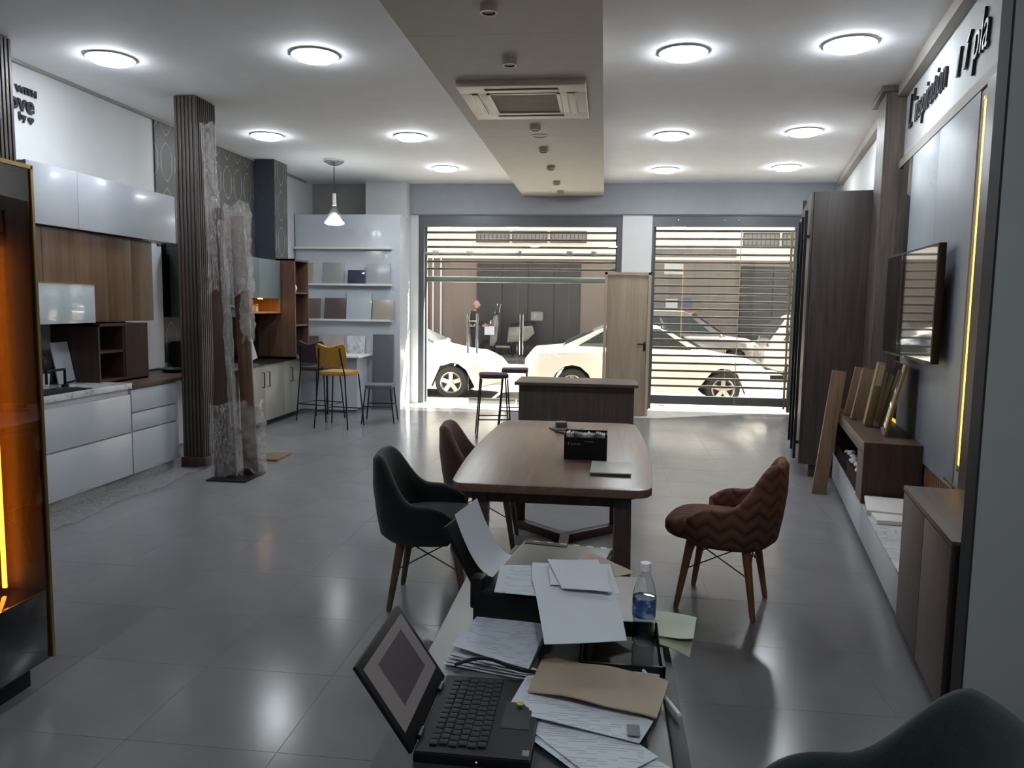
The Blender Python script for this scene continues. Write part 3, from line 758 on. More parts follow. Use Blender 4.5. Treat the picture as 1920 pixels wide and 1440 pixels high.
fr = B().box(x0, x1, y0, y0+.2, BZ-.045, BZ, .006).box(x0, x1, y1-.2, y1, BZ-.045, BZ, .006).box(x0, x0+.2, y0+.2, y1-.2, BZ-.045, BZ, .006).box(x1-.2, x1, y0+.2, y1-.2, BZ-.045, BZ, .006)
part('frame', fr, M_ac, ac)
part('intake_grille', B().box(x0+.22, x1-.22, y0+.22, y1-.22, BZ-.035, BZ-.01), plain('intake', '84796e', .6), ac)
gb = B()
for i in range(22):
    yy = y0+.235+i*(y1-y0-.47)/21; gb.box(x0+.22, x1-.22, yy-.004, yy+.004, BZ-.04, BZ-.034)
part('grille_bars', gb, plain('intake_bar', '8d8276', .5), ac, kind='stuff')
part('intake_frame', B().box(x0+.2, x1-.2, y0+.2, y0+.225, BZ-.05, BZ).box(x0+.2, x1-.2, y1-.225, y1-.2, BZ-.05, BZ).box(x0+.2, x0+.225, y0+.2, y1-.2, BZ-.05, BZ).box(x1-.225, x1-.2, y0+.2, y1-.2, BZ-.05, BZ), M_ac, ac)
for (a, b2, c, d) in ((x0+.2, x1-.2, y0+.07, y0+.15), (x0+.2, x1-.2, y1-.15, y1-.07), (x0+.07, x0+.15, y0+.2, y1-.2), (x1-.15, x1-.07, y0+.2, y1-.2)):
    vt = part('air_slot', B().box(a, b2, c, d, BZ-.047, BZ-.044), M_dark, ac)
    horiz = (b2-a) > (d-c)
    part('louvre', B().box(a+.004, b2-.004, c+(.018 if horiz else .016), d-.012, BZ-.054, BZ-.046, .003) if horiz else B().box(a+.016, b2-.016, c+.004, d-.004, BZ-.054, BZ-.046, .003), M_ac, vt)
for i, (y, lab) in enumerate(((4.35, 'small unlit round spotlight on the beam nearest the camera'), (5.28, 'small unlit round spotlight on the beam just before the air conditioner'), (7.2, 'small unlit round spotlight on the beam just beyond the air conditioner'),
                 (8.2, 'small unlit beam spotlight beyond the ring fitting'), (9.25, 'third last unlit beam spotlight towards the shop front'), (10.35, 'second last unlit beam spotlight towards the shop front'), (11.2, 'last unlit beam spotlight at the shop front'))):
    s = thing('beam_spotlight', lab, 'spotlight', (-.675, y, BZ-.04))
    part('housing', B().lathe([(.038, -.045), (.05, -.045), (.05, 0), (0, 0), (0, -.03), (.036, -.03)], (-.675, y, BZ), 20), M_ac, s)
    part('lens', B().lathe([(0, -.034), (.037, -.034), (.037, -.031), (0, -.031)], (-.675, y, BZ), 16), M_whitem, s)
one('ring_fitting', B().lathe([(.075, -.006), (.085, -.006), (.085, 0), (.075, 0), (.075, -.006)], (-.672, 7.62, BZ), 24), M_whitem, 'thin white ring fitting flush in the beam', 'spotlight')
# ================================================================ RIGHT WALL (frame RF: s along wall, d into the room, z)
def rt_(name, label, cat, s, d, z, group=None): return thing(name, label, cat, (s, d, z), RF, group=group)
# wardrobe
wd = rt_('wardrobe', 'tall dark wood wardrobe with long black bar handles at the right', 'wardrobe', 7.9, .3, 0)
part('carcass', B().box(7.33, 8.9, .0, .63, .12, 2.61, .003), M_ward, wd)
part('plinth', B().box(7.36, 8.88, .02, .56, 0, .12), M_ward, wd)
for a, b2 in ((7.332, 7.85), (7.855, 8.37), (8.375, 8.898)): 
    d = part('door', B().box(a, b2, .632, .652, .125, 2.608, .002), M_ward, wd)
    part('handle', B().box(a+.05, a+.075, .675, .70, .16, 2.45).box(a+.05, a+.075, .652, .676, .3, .33).box(a+.05, a+.075, .652, .676, 2.2, 2.23), M_dark, d)
one('dark_rail', B().box(9.0, 9.04, .60, .64, 0, 2.75), M_dark, 'tall thin dark upright rail beyond the wardrobe by the right shop window', 'rail', frame=RF)
# pilaster and soffit
pi_ = rt_('wood_pilaster', 'tall brown wood-grain pilaster rising to the ceiling beside the wardrobe', 'pilaster', 7.08, .08, 0)
part('core', B().box(6.86, 7.31, .0, .14, .70, CZ-.004), M_pilaster, pi_)
for i in range(4): part('face_strip', B().box(6.87+i*.112, 6.87+i*.112+.106, .14, .152, .70, CZ-.005, .002), M_pilaster, pi_)
part('capital', B().box(6.84, 7.45, .0, .19, CZ-.05, CZ-.002, .003), M_pilaster, pi_)
# TV wall
struct('trim_10', B().box(2.8, 6.83, .0, .035, 2.70, 2.765), M_trim, RF)
tvw = rt_('marble_wall_panel', 'grey marble wall panel behind the television', 'panel', 5.35, .02, .58)
part('slab', B().box(4.455, 5.37, .0, .032, .58, 2.695, .002), M_marb, tvw); part('slab', B().box(5.372, 6.24, .0, .032, .58, 2.695, .002), M_marb, tvw)
one('dark_glass_panel', B().box(6.245, 6.84, .0, .03, .72, 2.70, .002), M_blackg, 'black glossy strip panel between the marble panel and the pilaster', 'panel', frame=RF)
fp = rt_('fluted_panel', 'wooden slatted back panel low behind the wall bench', 'panel', 4.6, .02, .2)
part('backing', B().box(3.85, 5.20, .0, .012, .30, .575), M_walnutx, fp)
M_flute = wood('flute_wood', '5f4025', '82592f', 'z', .6)
sl = None
for i in range(30):
    b = B().box(0, .028, .012, .028, .30, .575, .003) if sl is None else None
    if sl is None: sl = part('slat', b, M_flute, fp, M=Matrix.Translation((3.87, 0, 0)))
    else: part_copy(sl, fp, (.0435*i, 0, 0))
sp_ = rt_('led_panel', 'dark brown wall panel with a bright amber light strip down its edge', 'panel', 4.2, .03, .3)
part('board', B().box(3.05, 4.262, .0, .05, .58, 2.70, .002), M_walnut, sp_)
part('light_strip', B().box(4.285, 4.335, .028, .04, .74, 2.63, .003), M_amber2, sp_, label='glowing amber light strip')
part('strip_channel', B().box(4.263, 4.455, .0, .026, .60, 2.69), M_trim, sp_)
part('end_cap', B().box(4.28, 4.34, .026, .045, 2.62, 2.66, .002).box(4.28, 4.34, .026, .045, .71, .745, .002), M_gold, sp_)
# television
tv = rt_('television', 'wall-mounted flat television with black gloss screen', 'television', 5.35, .08, 1.25)
TVM = Matrix.Translation((4.70, .07, 0)) @ Matrix.Rotation(radians(3.2), 4, 'Z') @ Matrix.Translation((-4.64, -.075, 0))
part('body', B().box(4.70, 5.98, .075, .118, 1.245, 1.945, .006, M=TVM), M_black, tv)
part('screen', B().box(4.715, 5.965, .118, .1195, 1.262, 1.93, M=TVM), plain('tv_glass', '0a0a0b', .03, coat=1.0), tv)
part('bracket', B().box(5.1, 5.6, .032, .09, 1.45, 1.75), M_dark, tv)
part('indicator', B().box(5.32, 5.36, .118, .121, 1.249, 1.256, M=TVM), M_steel, tv)
# script lettering
sg2 = rt_('wall_sign', 'black raised script lettering on the white wall above the television', 'sign', 5.4, .02, 2.8)
RotR = Matrix(((-1, 0, 0, 0), (0, 0, 1, 0), (0, 1, 0, 0), (0, 0, 0, 1)))
def rtext(body, size, s, z, sx=1.0, w=.0, shear=.25, d=.010):
    part('lettering', text_mesh(body, size, .016, shear, w, sx), M_ink, sg2, smooth=False, M=Matrix.Translation((s, d, z)) @ RotR)
rtext("L'", .37, 6.66, 2.975, .72, -.003)
rtext('inspiration', .285, 6.42, 2.975, .83, -.001)
rtext('l', .22, 5.14, 2.95, 1.2, .004)
rtext('í', .27, 4.97, 2.945, 1.3, .004)
rtext('pla', .33, 4.77, 2.93, .78, -.002)
# fireplace console on the low bench
fc_ = rt_('fireplace_console', 'walnut console box with an open ethanol fire niche', 'console', 6.1, .2, .29)
C0, C1 = 5.24, 7.05
part('body', B().box(C0, C1, .03, .38, .60, .692, .002).box(C0, 5.50, .03, .38, .285, .60).box(6.95, C1, .03, .38, .285, .60).box(5.5, 6.95, .03, .05, .285, .6), M_console, fc_)
part('niche_lining', B().box(5.50, 6.95, .052, .07, .295, .598).box(5.50, 5.515, .07, .375, .295, .598).box(6.935, 6.95, .07, .375, .295, .598).box(5.5, 6.95, .07, .375, .288, .30), M_black, fc_)
part('burner_tray', B().box(5.60, 6.85, .12, .34, .30, .335, .004), M_dark, fc_)
part('glass_guard', B().box(5.52, 6.93, .362, .367, .288, .40), M_glass, fc_, smooth=False)
part('light_strip', B().box(5.28, 6.9, .012, .03, .665, .675), M_amber2, fc_, label='glowing amber strip behind the top')
for a in (5.215,): part('side_panel', B().box(a, C0, .03, .38, .285, .692, .002), wood('console_side', '3a2722', '523a31', 'z', .6), fc_)
st0 = None
for i in range(46):
    s = 5.64+1.17*(i % 23)/22+random.uniform(-.015, .015); d = (.18, .28)[i//23]+random.uniform(-.02, .02); r = random.uniform(.022, .034)
    b = B().ball((0, 0, 0), 1, 8)
    if st0 is None:
        for v in b.bm.verts: v.co *= random.uniform(.88, 1.12)
        me_peb = finish(b, 'pebble', M_whitem, True, 80)
    else: b.bm.free()
    o = bpy.data.objects.new('pebble', me_peb); COL.objects.link(o); st0 = o
    o.matrix_world = RF @ Matrix.Translation((s, d, .335+r*.62)) @ Matrix.Rotation(random.uniform(0, 6), 4, 'Z') @ Matrix.Diagonal((r*1.2, r, r*.66, 1))
    o['label'] = 'white pebble on the burner in the fire niche'; o['category'] = 'pebble'; o['group'] = 'white pebbles in the fireplace'
lb = rt_('low_bench', 'long low white gloss wall bench with grey stone top', 'bench', 5.4, .2, 0)
part('body', B().box(3.84, 7.10, .02, .355, .055, .265), M_white, lb)
for a, b2 in ((3.84, 5.215), (5.22, 7.10)): part('drawer', B().box(a+.002, b2-.002, .355, .375, .06, .262, .003), M_white, lb)
part('top', B().box(3.84, 5.21, .0, .38, .266, .285, .002).box(5.21, 7.10, .0, .38, .266, .284), M_wmarb, lb)
part('kick_board', B().box(3.84, 7.10, .02, .33, 0, .055), M_dark, lb)
for i, (s, d, z, rz_, lab) in enumerate(((4.86, .20, .286, 3, 'lower of the two white sample slabs lying on the low bench'), (5.03, .215, .312, -4, 'upper of the two white sample slabs lying on the low bench'))):
    M = Matrix.Translation((s, d, z)) @ Matrix.Rotation(radians(rz_), 4, 'Z') @ (Matrix.Rotation(radians(-6), 4, 'Y') if i else ID)
    one('sample_slab', B().box(-.14, .14, -.15, .16, 0, .025, .002, M=M), M_whitem, lab, 'sample', frame=RF)
# wooden end cabinet
ec = rt_('end_cabinet', 'brown wood low cabinet with two doors nearest the camera on the right', 'cabinet', 3.35, .2, 0)
part('carcass', B().box(2.9, 3.83, .055, .355, .05, .69), M_console, ec)
part('kick_board', B().box(2.92, 3.82, .06, .33, 0, .05), M_dark, ec)
part('top', B().box(2.89, 3.835, .055, .38, .69, .715, .003), M_console, ec)
M_ecd = wood('end_door_wood', '402e24', '594437', 'z', .4)
for a, b2 in ((2.9, 3.365), (3.372, 3.83)):
    d = part('door', B().box(a, b2, .357, .378, .055, .685, .002), M_ecd, ec)
part('side_panel', B().box(2.875, 2.9, .055, .37, 0, .70), M_black, ec)
one('brass_profile', B().box(4.0, 4.55, .045, .055, .62, .635, .002), M_gold, 'short bright brass strip behind the end cabinet', 'profile', frame=RF)
# leaning packs of boards
def pack(lab, s, d, z, L, tilt, ts=.06, wd_=.22, col=M_pack, srot=0):
    t = thing('board_pack', lab, 'board', (s, d, z), RF)
    M = Matrix.Translation((s, d, z)) @ Matrix.Rotation(radians(srot), 4, 'Y') @ Matrix.Rotation(radians(tilt), 4, 'X')
    n = 3; st = ts/n
    for i in range(n): part('board', B().box(-ts/2+i*st+.0008, -ts/2+(i+1)*st-.0008, -wd_, 0, wd_*math.tan(radians(tilt))*0, L, .0015, M=M), col, t)
    return t
pack('long pack of brown boards leaning from the floor against the wardrobe', 6.68, .572, .0, 1.06, 6.5, .07, .11, srot=5)
pack('second pack of brown boards leaning on the console behind the floor pack', 6.62, .36, .70, .40, 10, .07, .18, srot=3)
pack('third pack of brown boards leaning on the console top', 6.38, .335, .70, .41, 10, .075, .18, srot=3)
gp = thing('gold_carton', 'slim cardboard-gold carton standing on the console beside the board packs', 'carton', (6.0, .28, .695), RF)
Mg = Matrix.Translation((6.0, .29, .71)) @ Matrix.Rotation(radians(9), 4, 'X')
part('box', B().box(-.05, .05, -.06, 0, 0, .47, .003, M=Mg), plain('gold_card', '8a7550', .45, .2), gp)
part('label', B().box(-.052, -.05, -.05, -.01, .30, .46, M=Mg), plain('cream_label', 'c6b285', .5), gp)
mp = thing('mirror_panel', 'black mirror panel with gold edge leaning behind the gold carton', 'panel', (5.85, .12, .695), RF)
Mm = Matrix.Translation((5.75, .22, .70)) @ Matrix.Rotation(radians(12), 4, 'X')
part('glass', B().box(-.25, .20, -.012, 0, 0, .50, .002, M=Mm), M_blackg, mp)
part('edge', B().box(-.256, -.25, -.014, .002, 0, .505, M=Mm).box(-.256, .2, -.014, .002, .50, .506, M=Mm), M_gold, mp)
# grey partition nearest camera at right
struct('wall_partition', B().box(1.270, 2.4, 2.72, 2.79, 0, CZ), plain('partition_grey', 'b0b4b3', .55, var=.02))
struct('trim_11', B().box(1.262, 1.270, 2.718, 2.792, 0, CZ), plain('dark_edge_board', '2a2727', .6))
# ================================================================ CENTRE: table, chairs, desk
TC = (-.222, 4.33)
tb = thing('dining_table', 'brown wooden dining table with bowed sides in the middle of the room', 'table', (TC[0], TC[1], 0))
def outline(hw, hwm, hl, r=.075, n=6):
    pts = []
    def side(y): return hwm-(hwm-hw)*(y/hl)**2
    ys_ = [-hl+r+(2*hl-2*r)*i/16 for i in range(17)]
    pts += [(side(y), y) for y in ys_]
    for i in range(1, n): a = pi/2*i/n; pts.append((hw-r+r*cos(a), hl-r+r*sin(a)))
    pts += [(-(hw-r)+2*(hw-r)*(-.0)+0*i, hl) for i in ()]
    for i in range(0, n+1): a = pi/2+pi/2*i/n; pts.append((-(hw-r)+r*cos(a), hl-r+r*sin(a)))
    pts += [(-side(y), y) for y in ys_[::-1][1:]]
    for i in range(1, n): a = pi+pi/2*i/n; pts.append((-(hw-r)+r*cos(a), -(hl-r)+r*sin(a)))
    for i in range(0, n): a = 1.5*pi+pi/2*i/n; pts.append((hw-r+r*cos(a), -(hl-r)+r*sin(a)))
    return pts
Mt = Matrix.Translation((TC[0], TC[1], 0))
part('tabletop', B().prism(outline(.448, .488, .985), .712, .75, 'z', M=Mt, bev=.006), M_tablew, tb)
part('tabletop_underside', B().prism(outline(.40, .445, .94), .695, .713, 'z', M=Mt), M_tableleg, tb)
def plank(a, b_, w, t_):
    a, b_ = Vector(a), Vector(b_); d = (b_-a); L = d.length; q = d.to_track_quat('Z', 'Y').to_matrix().to_4x4()
    return B().box(-w/2, w/2, -t_/2, t_/2, 0, L, .004, M=Matrix.Translation(a) @ q)
for sy in (-1, 1):
    for sx in (-1, 1):
        part('leg', plank((TC[0]+sx*.335, TC[1]+sy*.93, .0), (TC[0]+sx*.325, TC[1]+sy*.86, .70), .075, .05), M_tableleg, tb)
        part('base_bar', plank((TC[0]+sx*.33, TC[1]+sy*.92, .03), (TC[0], TC[1]+sy*.62, .03), .06, .055), M_tableleg, tb)
    part('apron', B().box(TC[0]-.33, TC[0]+.33, TC[1]+sy*.86-.02, TC[1]+sy*.86+.02, .645, .698), M_tableleg, tb)
part('stretcher', B().box(TC[0]-.03, TC[0]+.03, TC[1]-.64, TC[1]+.64, .004, .058, .004), M_tableleg, tb)

# on the table
bx = thing('sample_box', 'black box filled with a row of sample chips on the dining table', 'box', (-.08, 4.02, .75))
part('shell', B().box(-.192, .032, 3.98, 3.988, .75, .868).box(-.192, .032, 4.07, 4.078, .75, .895).box(-.192, -.186, 3.985, 4.075, .75, .885).box(.026, .032, 3.985, 4.075, .75, .885).box(-.192, .032, 3.985, 4.075, .75, .756), M_black, bx)
cols = ['c9c7c2', 'a39f99', '8b8882', 'd8d6d2', 'b5b0aa', '6f6b66', 'c2b9b4', 'e4e5e3', '5c5855', '8f8a85']
for i in range(20):
    x = -.182+i*.0102; h = .885+random.uniform(-.004, .006)
    part('sample_chip', B().box(x, x+.0086, 3.99, 4.066, .757, h), plain('chip_%d' % i, cols[(i*7) % 10], .35), bx)
pm = B().box(-.172, -.166, 3.978, 3.98, .828, .842)
for i in range(5): pm.box(-.158+i*.011, -.151+i*.011, 3.978, 3.98, .829, .838)
for i in range(6): pm.box(-.085+i*.008, -.080+i*.008, 3.978, 3.98, .845, .851)
part('print', pm, plain('pale_print', '77777a', .6), bx, label='small pale illegible print')
Mn = Matrix.Translation((.052, 3.75, .75)) @ Matrix.Rotation(radians(-1), 4, 'Z')
nb = thing('sample_slab', 'pale grey-green rectangular slab lying flat on the dining table', 'sample', (.05, 3.75, .75))
part('top_sheet', B().box(-.098, .098, -.135, .135, .010, .016, .001, M=Mn), plain('pale_green_slab', 'b5b8b0', .4), nb)
part('block', B().box(-.094, .094, -.131, .131, 0, .010, .001, M=Mn), plain('brown_core', '4f4440', .6), nb)
for i, (x, y, z, a, c, l) in enumerate(((-.27, 4.93, .751, 25, '4a4644', 'lowest dark swatch card'), (-.20, 4.96, .751, -20, '5b5855', 'grey swatch card spread to the right'), (-.215, 4.86, .7545, -35, '66625e', 'grey swatch card fanned toward the camera'),
                                     (-.255, 4.90, .761, 5, '55504d', 'middle dark swatch card'), (-.17, 4.90, .761, -12, '716d69', 'uppermost card at the right of the fan'), (-.262, 4.965, .772, 10, '6a5a52', 'brown block on top'))):
    M = Matrix.Translation((x, y, z)) @ Matrix.Rotation(radians(a), 4, 'Z')
    h = .028 if i == 5 else .008
    one('swatch', B().box(-.045, .045, -.07, .07, 0, h, .001, M=M) if i < 5 else B().box(-.035, .035, -.04, .04, -.002, h, .002, M=M), plain('swatch_'+c, c, .4), l+' in the swatch pile on the dining table', 'swatch', 'swatches piled on the dining table')

# ---- armchairs
def armchair(label, loc, rz, mat, legm, name='armchair'):
    c = thing(name, label, 'chair', loc, rz=rz, absolute=False)
    A = radians(118)
    def top(t):
        k = abs(t)/A; s = min(1, max(0, (k-.22)/.50)); s = s*s*(3-2*s); z = .79-.225*s
        return z-.06*max(0, (k-.72)/.28)**2
    prof = [(-.11, 0, .345), (-.045, 0, .352), (-.008, 0, .385), (.010, .25, 0), (.020, .6, 0), (.012, .93, 0), (-.010, 1.0, 0), (-.034, .98, 0), (-.050, .9, 0), (-.052, .6, 0), (-.062, .25, 0), (-.075, 0, .43), (-.13, 0, .42)]
    def f(u, v):
        t = -A+2*A*u; j = min(len(prof)-1, int(round(v*(len(prof)-1)))); off, fr, z0 = prof[j]
        tz = top(t); z = z0 if z0 else .385+(tz-.385)*fr
        ex, ey = .265, .275
        flat = 1.0
        x = -(ex+off+.018*max(0, (z-.5)/.3))*math.copysign(abs(cos(t))**.82, cos(t))+.0; y = (ey+off)*math.copysign(abs(sin(t))**.82, sin(t))
        e = abs(u-.5)*2
        if e > .93: 
            k = (e-.93)/.07; z = z-(z-.45)*.10*k*k if z > .5 else z
        return (x, y, z)
    b = B(); g = b.grid(f, 57, len(prof))
    b.bm.faces.new(g[0]); b.bm.faces.new(g[-1][::-1])
    part('shell', b, mat, c, ang=75)
    def sf(u, v):
        a = 2*pi*u; m = pi*v
        rx, ry = .25, .232
        cx_ = math.copysign(abs(cos(a))**.6, cos(a)); sy_ = math.copysign(abs(sin(a))**.6, sin(a))
        rad = math.sin(m)**.45 if 0 < m < pi else 0
        return (.055+rx*cx_*rad, ry*sy_*rad, .42-.062*math.copysign(abs(cos(m))**.7, cos(m)))
    b = B(); b.grid(sf, 40, 12, closeu=True); bmesh.ops.remove_doubles(b.bm, verts=b.bm.verts, dist=.0008)
    part('seat', b, mat, c, ang=80)
    P = {}
    for sx in (-1, 1):
        for sy in (-1, 1):
            tp, bt_ = Vector((sx*.135+.01, sy*.145, .375)), Vector((sx*.195+.01, sy*.19, 0)); P[sx, sy] = (tp, bt_)
            part('leg', B().tube([bt_, bt_.lerp(tp, .04), bt_.lerp(tp, .5), tp], .02, 12, [.012, .0145, .019, .025]), legm, c)
    br = B()
    for s in (-1, 1):
        br.tube([P[-1, s][0].lerp(P[-1, s][1], .45), P[1, s][0].lerp(P[1, s][1], .02)], .0035, 6).tube([P[1, s][0].lerp(P[1, s][1], .45), P[-1, s][0].lerp(P[-1, s][1], .02)], .0035, 6)
        br.tube([P[s, -1][0].lerp(P[s, -1][1], .45), P[s, 1][0].lerp(P[s, 1][1], .02)], .0035, 6).tube([P[s, 1][0].lerp(P[s, 1][1], .45), P[s, -1][0].lerp(P[s, -1][1], .02)], .0035, 6)
    part('cross_brace', br, M_dark, c)
    return c
M_green = fabric('dark_green_velvet', '171d1b', '222927'); M_brown = fabric('brown_velvet', '4a332c', '5c4138'); M_teal2 = fabric('dark_teal_velvet', '1f2a2c', '2b383a')
t = NT('chevron_fabric'); v = t.coord(); sp = t.node('ShaderNodeSeparateXYZ'); t.link(v, sp.inputs[0])
h = t.math('MULTIPLY', t.math('ARCTAN2', sp.outputs[1], sp.outputs[0]), .27)
zz = t.math('ABSOLUTE', t.math('SUBTRACT', t.math('FRACT', t.math('MULTIPLY', h, 9.0)), .5))
q = t.math('FRACT', t.math('ADD', t.math('MULTIPLY', sp.outputs[2], 15.0), t.math('MULTIPLY', zz, 1.3)))
band = t.math('ABSOLUTE', t.math('SUBTRACT', q, .5)); nz = t.noise(v, 160, 3); lg = t.noise(v, 7, 3)
hh = t.math('ADD', band, t.math('MULTIPLY', t.math('SUBTRACT', lg, .5), .35))
t.base(t.ramp(t.math('ADD', hh, t.math('MULTIPLY', t.math('SUBTRACT', nz, .5), .2)), [(.03, '513529'), (.16, '664436'), (.5, '76523f')]))
t.bump(t.math('ADD', t.math('MULTIPLY', band, 2.0), t.math('MULTIPLY', nz, .2)), .5, .006); M_chev = t.set(.85, 0, .2)
M_dlegs = wood('armchair_dark_leg', '54402f', '6f5742', 'z')
M_rlegs = wood('armchair_amber_leg', '70492c', '91653f', 'z')
armchair('dark green velvet armchair with beech legs at the near left of the table', (-.875, 3.86, 0), radians(4), M_green, M_dlegs)
armchair('brown velvet armchair at the far left of the table', (-.745, 4.86, 0), radians(3), M_brown, M_dlegs)
armchair('chevron-quilted brown armchair at the right of the table', (.665, 4.04, 0), radians(160), M_chev, M_rlegs)
armchair('dark teal armchair seen only by its back and arm at bottom right', (.525, 1.44, 0), radians(182), M_teal2, M_dlegs)

# ---- desk in the foreground
DX0, DX1, DY0, DY1 = -.385, .172, .95, 2.25
de = thing('desk', 'narrow grey desk covered with papers in the foreground', 'desk', (-.11, 1.55, 0))
part('top', B().box(DX0, DX1-.03, DY0, DY1, .725, .75, .003), M_desk, de)
part('edge_strip', B().box(DX1-.03, DX1, DY0, 1.86, .66, .756, .003), M_black, de, label='black raised strip along the right edge')
for x in (DX0+.03, DX1-.06): part('side_panel', B().box(x, x+.03, DY0+.05, DY1-.08, 0, .725), M_desk, de)
part('modesty_panel', B().box(DX0+.06, DX1-.06, DY1-.12, DY1-.10, .2, .725), M_desk, de)
one('desk_pad', B().box(DX0+.002, .10, .97, 1.50, .75, .754, .002), M_pad, 'dark blue-grey desk pad under the laptop', 'pad')

# laptop
lp = thing('laptop', 'open black laptop tilted at the left edge of the desk', 'laptop', (-.21, 1.38, .754))
part('base', B().box(-.312, -.105, 1.238, 1.525, .754, .772, .004), M_black, lp)
M_key = plain('key', '15161a', .5, spec=.3)
part('deck', B().box(-.308, -.108, 1.242, 1.521, .772, .7735), plain('deck_dark', '17181c', .5, spec=.25), lp)
kb_ = None
for r in range(6):
    for k in range(14):
        y = 1.262+k*.0178+(r % 2)*.004; x = -.288+r*.0172
        if kb_ is None: kb_ = part('key', B().box(0, .0145, 0, .0150, .7735, .7765, .0008), M_key, lp, M=Matrix.Translation((x, y, 0))); k0 = (x, y)
        else: part_copy(kb_, lp, (x-k0[0], y-k0[1], 0))
part('touchpad', B().box(-.170, -.118, 1.335, 1.43, .7735, .7742), plain('touchpad', '24262b', .35), lp)
part('sticker', B().box(-.122, -.110, 1.252, 1.27, .7735, .7740), M_steel, lp, label='small silver sticker')
a_ = math.atan2(.10, .147)
Ms = Matrix.Translation((-.312, 1.24, .770)) @ Matrix.Rotation(-a_, 4, 'Y')     # local z up the lid, x thickness toward user
sc_ = part('lid', B().box(-.008, 0, 0, .282, 0, .182, .003, M=Ms), M_black, lp)
for y_ in (1.28, 1.45): part('hinge', B().tube([(-.311, y_, .776), (-.311, y_+.03, .776)], .005, 8), M_dark, lp)
M_scr = NT('laptop_screen'); M_scr.base('3b393f'); M_scr.p.inputs['Emission Color'].default_value = lin('6d6a6c'); M_scr.p.inputs['Emission Strength'].default_value = .10; M_scr = M_scr.set(.35)
M_scr2 = NT('laptop_window'); M_scr2.base('26252b'); M_scr2.p.inputs['Emission Color'].default_value = lin('3a373f'); M_scr2.p.inputs['Emission Strength'].default_value = .10; M_scr2 = M_scr2.set(.35)
part('display', B().box(0, .0012, .016, .266, .032, .166, M=Ms), M_scr, sc_)
part('display_window', B().box(.0012, .0018, .068, .225, .058, .148, M=Ms), M_scr2, sc_, label='dark bluish window on the display')
part('power_light', B().box(-.2, -.198, 1.2375, 1.238, .763, .765), emit('red_led', (1, .1, .08), 1.5), lp)

# sheets
def sheet(name, pts, z, mat, lab, lift=0, curl=None, nx=9, ny=9, cat='paper', group=None, thick=.0012, wob=.002):
    """pts: four floor-plan corners; slightly waved thin sheet"""
    a, b_, c, d = [Vector(p) for p in pts]; ph = random.uniform(0, 6)
    def f(u, v):
        p = a.lerp(b_, u).lerp(d.lerp(c, u), v); zz = z+wob*(1+sin(4*u+3*v+ph))+(curl(u, v) if curl else 0)
        return (p.x, p.y, zz)
    b = B(); b.grid(f, nx, ny, thick=thick)
    return one(name, b, mat, lab, cat, group)
# paper pile left of the printer
for i in range(5):
    o_ = .004*i
    sheet('paper_sheet', ((-.335+o_, 1.605+o_, 0), (-.148+o_*.5, 1.565, 0), (-.115, 1.80, 0), (-.312+o_, 1.822, 0)), .754+i*.006, M_print2 if i == 4 else M_paper,
          'printed form lying on top of the stack beside the printer' if i == 4 else ('lowest', 'second lowest', 'middle', 'second highest')[i]+' loose sheet in the stack under the printed form', wob=.0015,
          curl=(lambda u, v: .012*(1-u)*(1-v)) if i == 4 else None, group=None if i == 4 else 'sheets stacked under the printed form')
one('cable', B().tube([(-.30+.19*k/12, 1.56+.02*sin(k*.5), .778+.012*sin(pi*k/12)) for k in range(13)], .004, 6), M_black, 'black cable looping between the laptop and the papers', 'cable')
# printer
pr_ = thing('printer', 'black desktop printer buried under loose papers', 'printer', (-.13, 1.95, .75))
Mr = Matrix.Translation((-.135, 2.0, 0)) @ Matrix.Rotation(radians(-9), 4, 'Z')
part('body', B().box(-.145, .150, -.20, .205, .75, .842, .014, M=Mr), M_black, pr_)
part('scanner_lid', B().box(-.115, .145, -.06, .195, .842, .858, .006, M=Mr), plain('scanner_lid_grey', '5c5856', .4), pr_)
part('control_panel', B().box(-.10, .145, .197, .228, .815, .850, .005, M=Mr), M_dark, pr_)
part('paper_slot', B().box(-.105, .02, .165, .185, .858, .8595, M=Mr), M_black, pr_)
cpb = B()
for i in range(6): cpb.box(-.09+i*.04, -.072+i*.04, .206, .218, .850, .852, M=Mr)
part('button', cpb, M_steel, pr_)
part('hinge_arm', B().box(-.155, -.12, -.19, -.14, .79, .872, .010, M=Mr), M_black, pr_)
def tray(u, v):
    y = -.15+.21*u; z = .82+.155*v; x = -.152-.095*v
    return Mr @ Vector((x, y+.01*v, z))
b = B(); b.grid(tray, 6, 8, thick=.012); part('rear_tray', b, M_black, pr_)
def tsheet(u, v):
    y = -.13+.18*u; z = .856+.155*v**1.5; x = -.112-.105*v**.8
    return Mr @ Vector((x, y+.0*v, z))
b = B(); b.grid(tsheet, 8, 12, thick=.001); one('paper_sheet', b, M_paper, 'curved white sheet standing up in the printer tray', 'paper')
Z0 = .884
sheet('paper_sheet', ((-0.244, 1.759, 0), (-0.032, 1.732, 0), (0.011, 1.992, 0), (-0.254, 1.949, 0)), .868, M_print, 'printed sheet at the bottom left of the pile on the printer', wob=.001)
sheet('paper_sheet', ((-0.161, 1.830, 0), (0.054, 1.781, 0), (0.032, 1.991, 0), (-0.172, 1.969, 0)), .872, M_paper, 'white sheet in the middle of the pile on the printer', wob=.001)
sheet('paper_sheet', ((-0.107, 1.551, 0), (0.066, 1.594, 0), (0.037, 1.872, 0), (-0.160, 1.840, 0)), .876, M_paper, 'large white sheet hanging over the front of the printer', wob=.001, curl=lambda u, v: -.035*(1-v)**2)
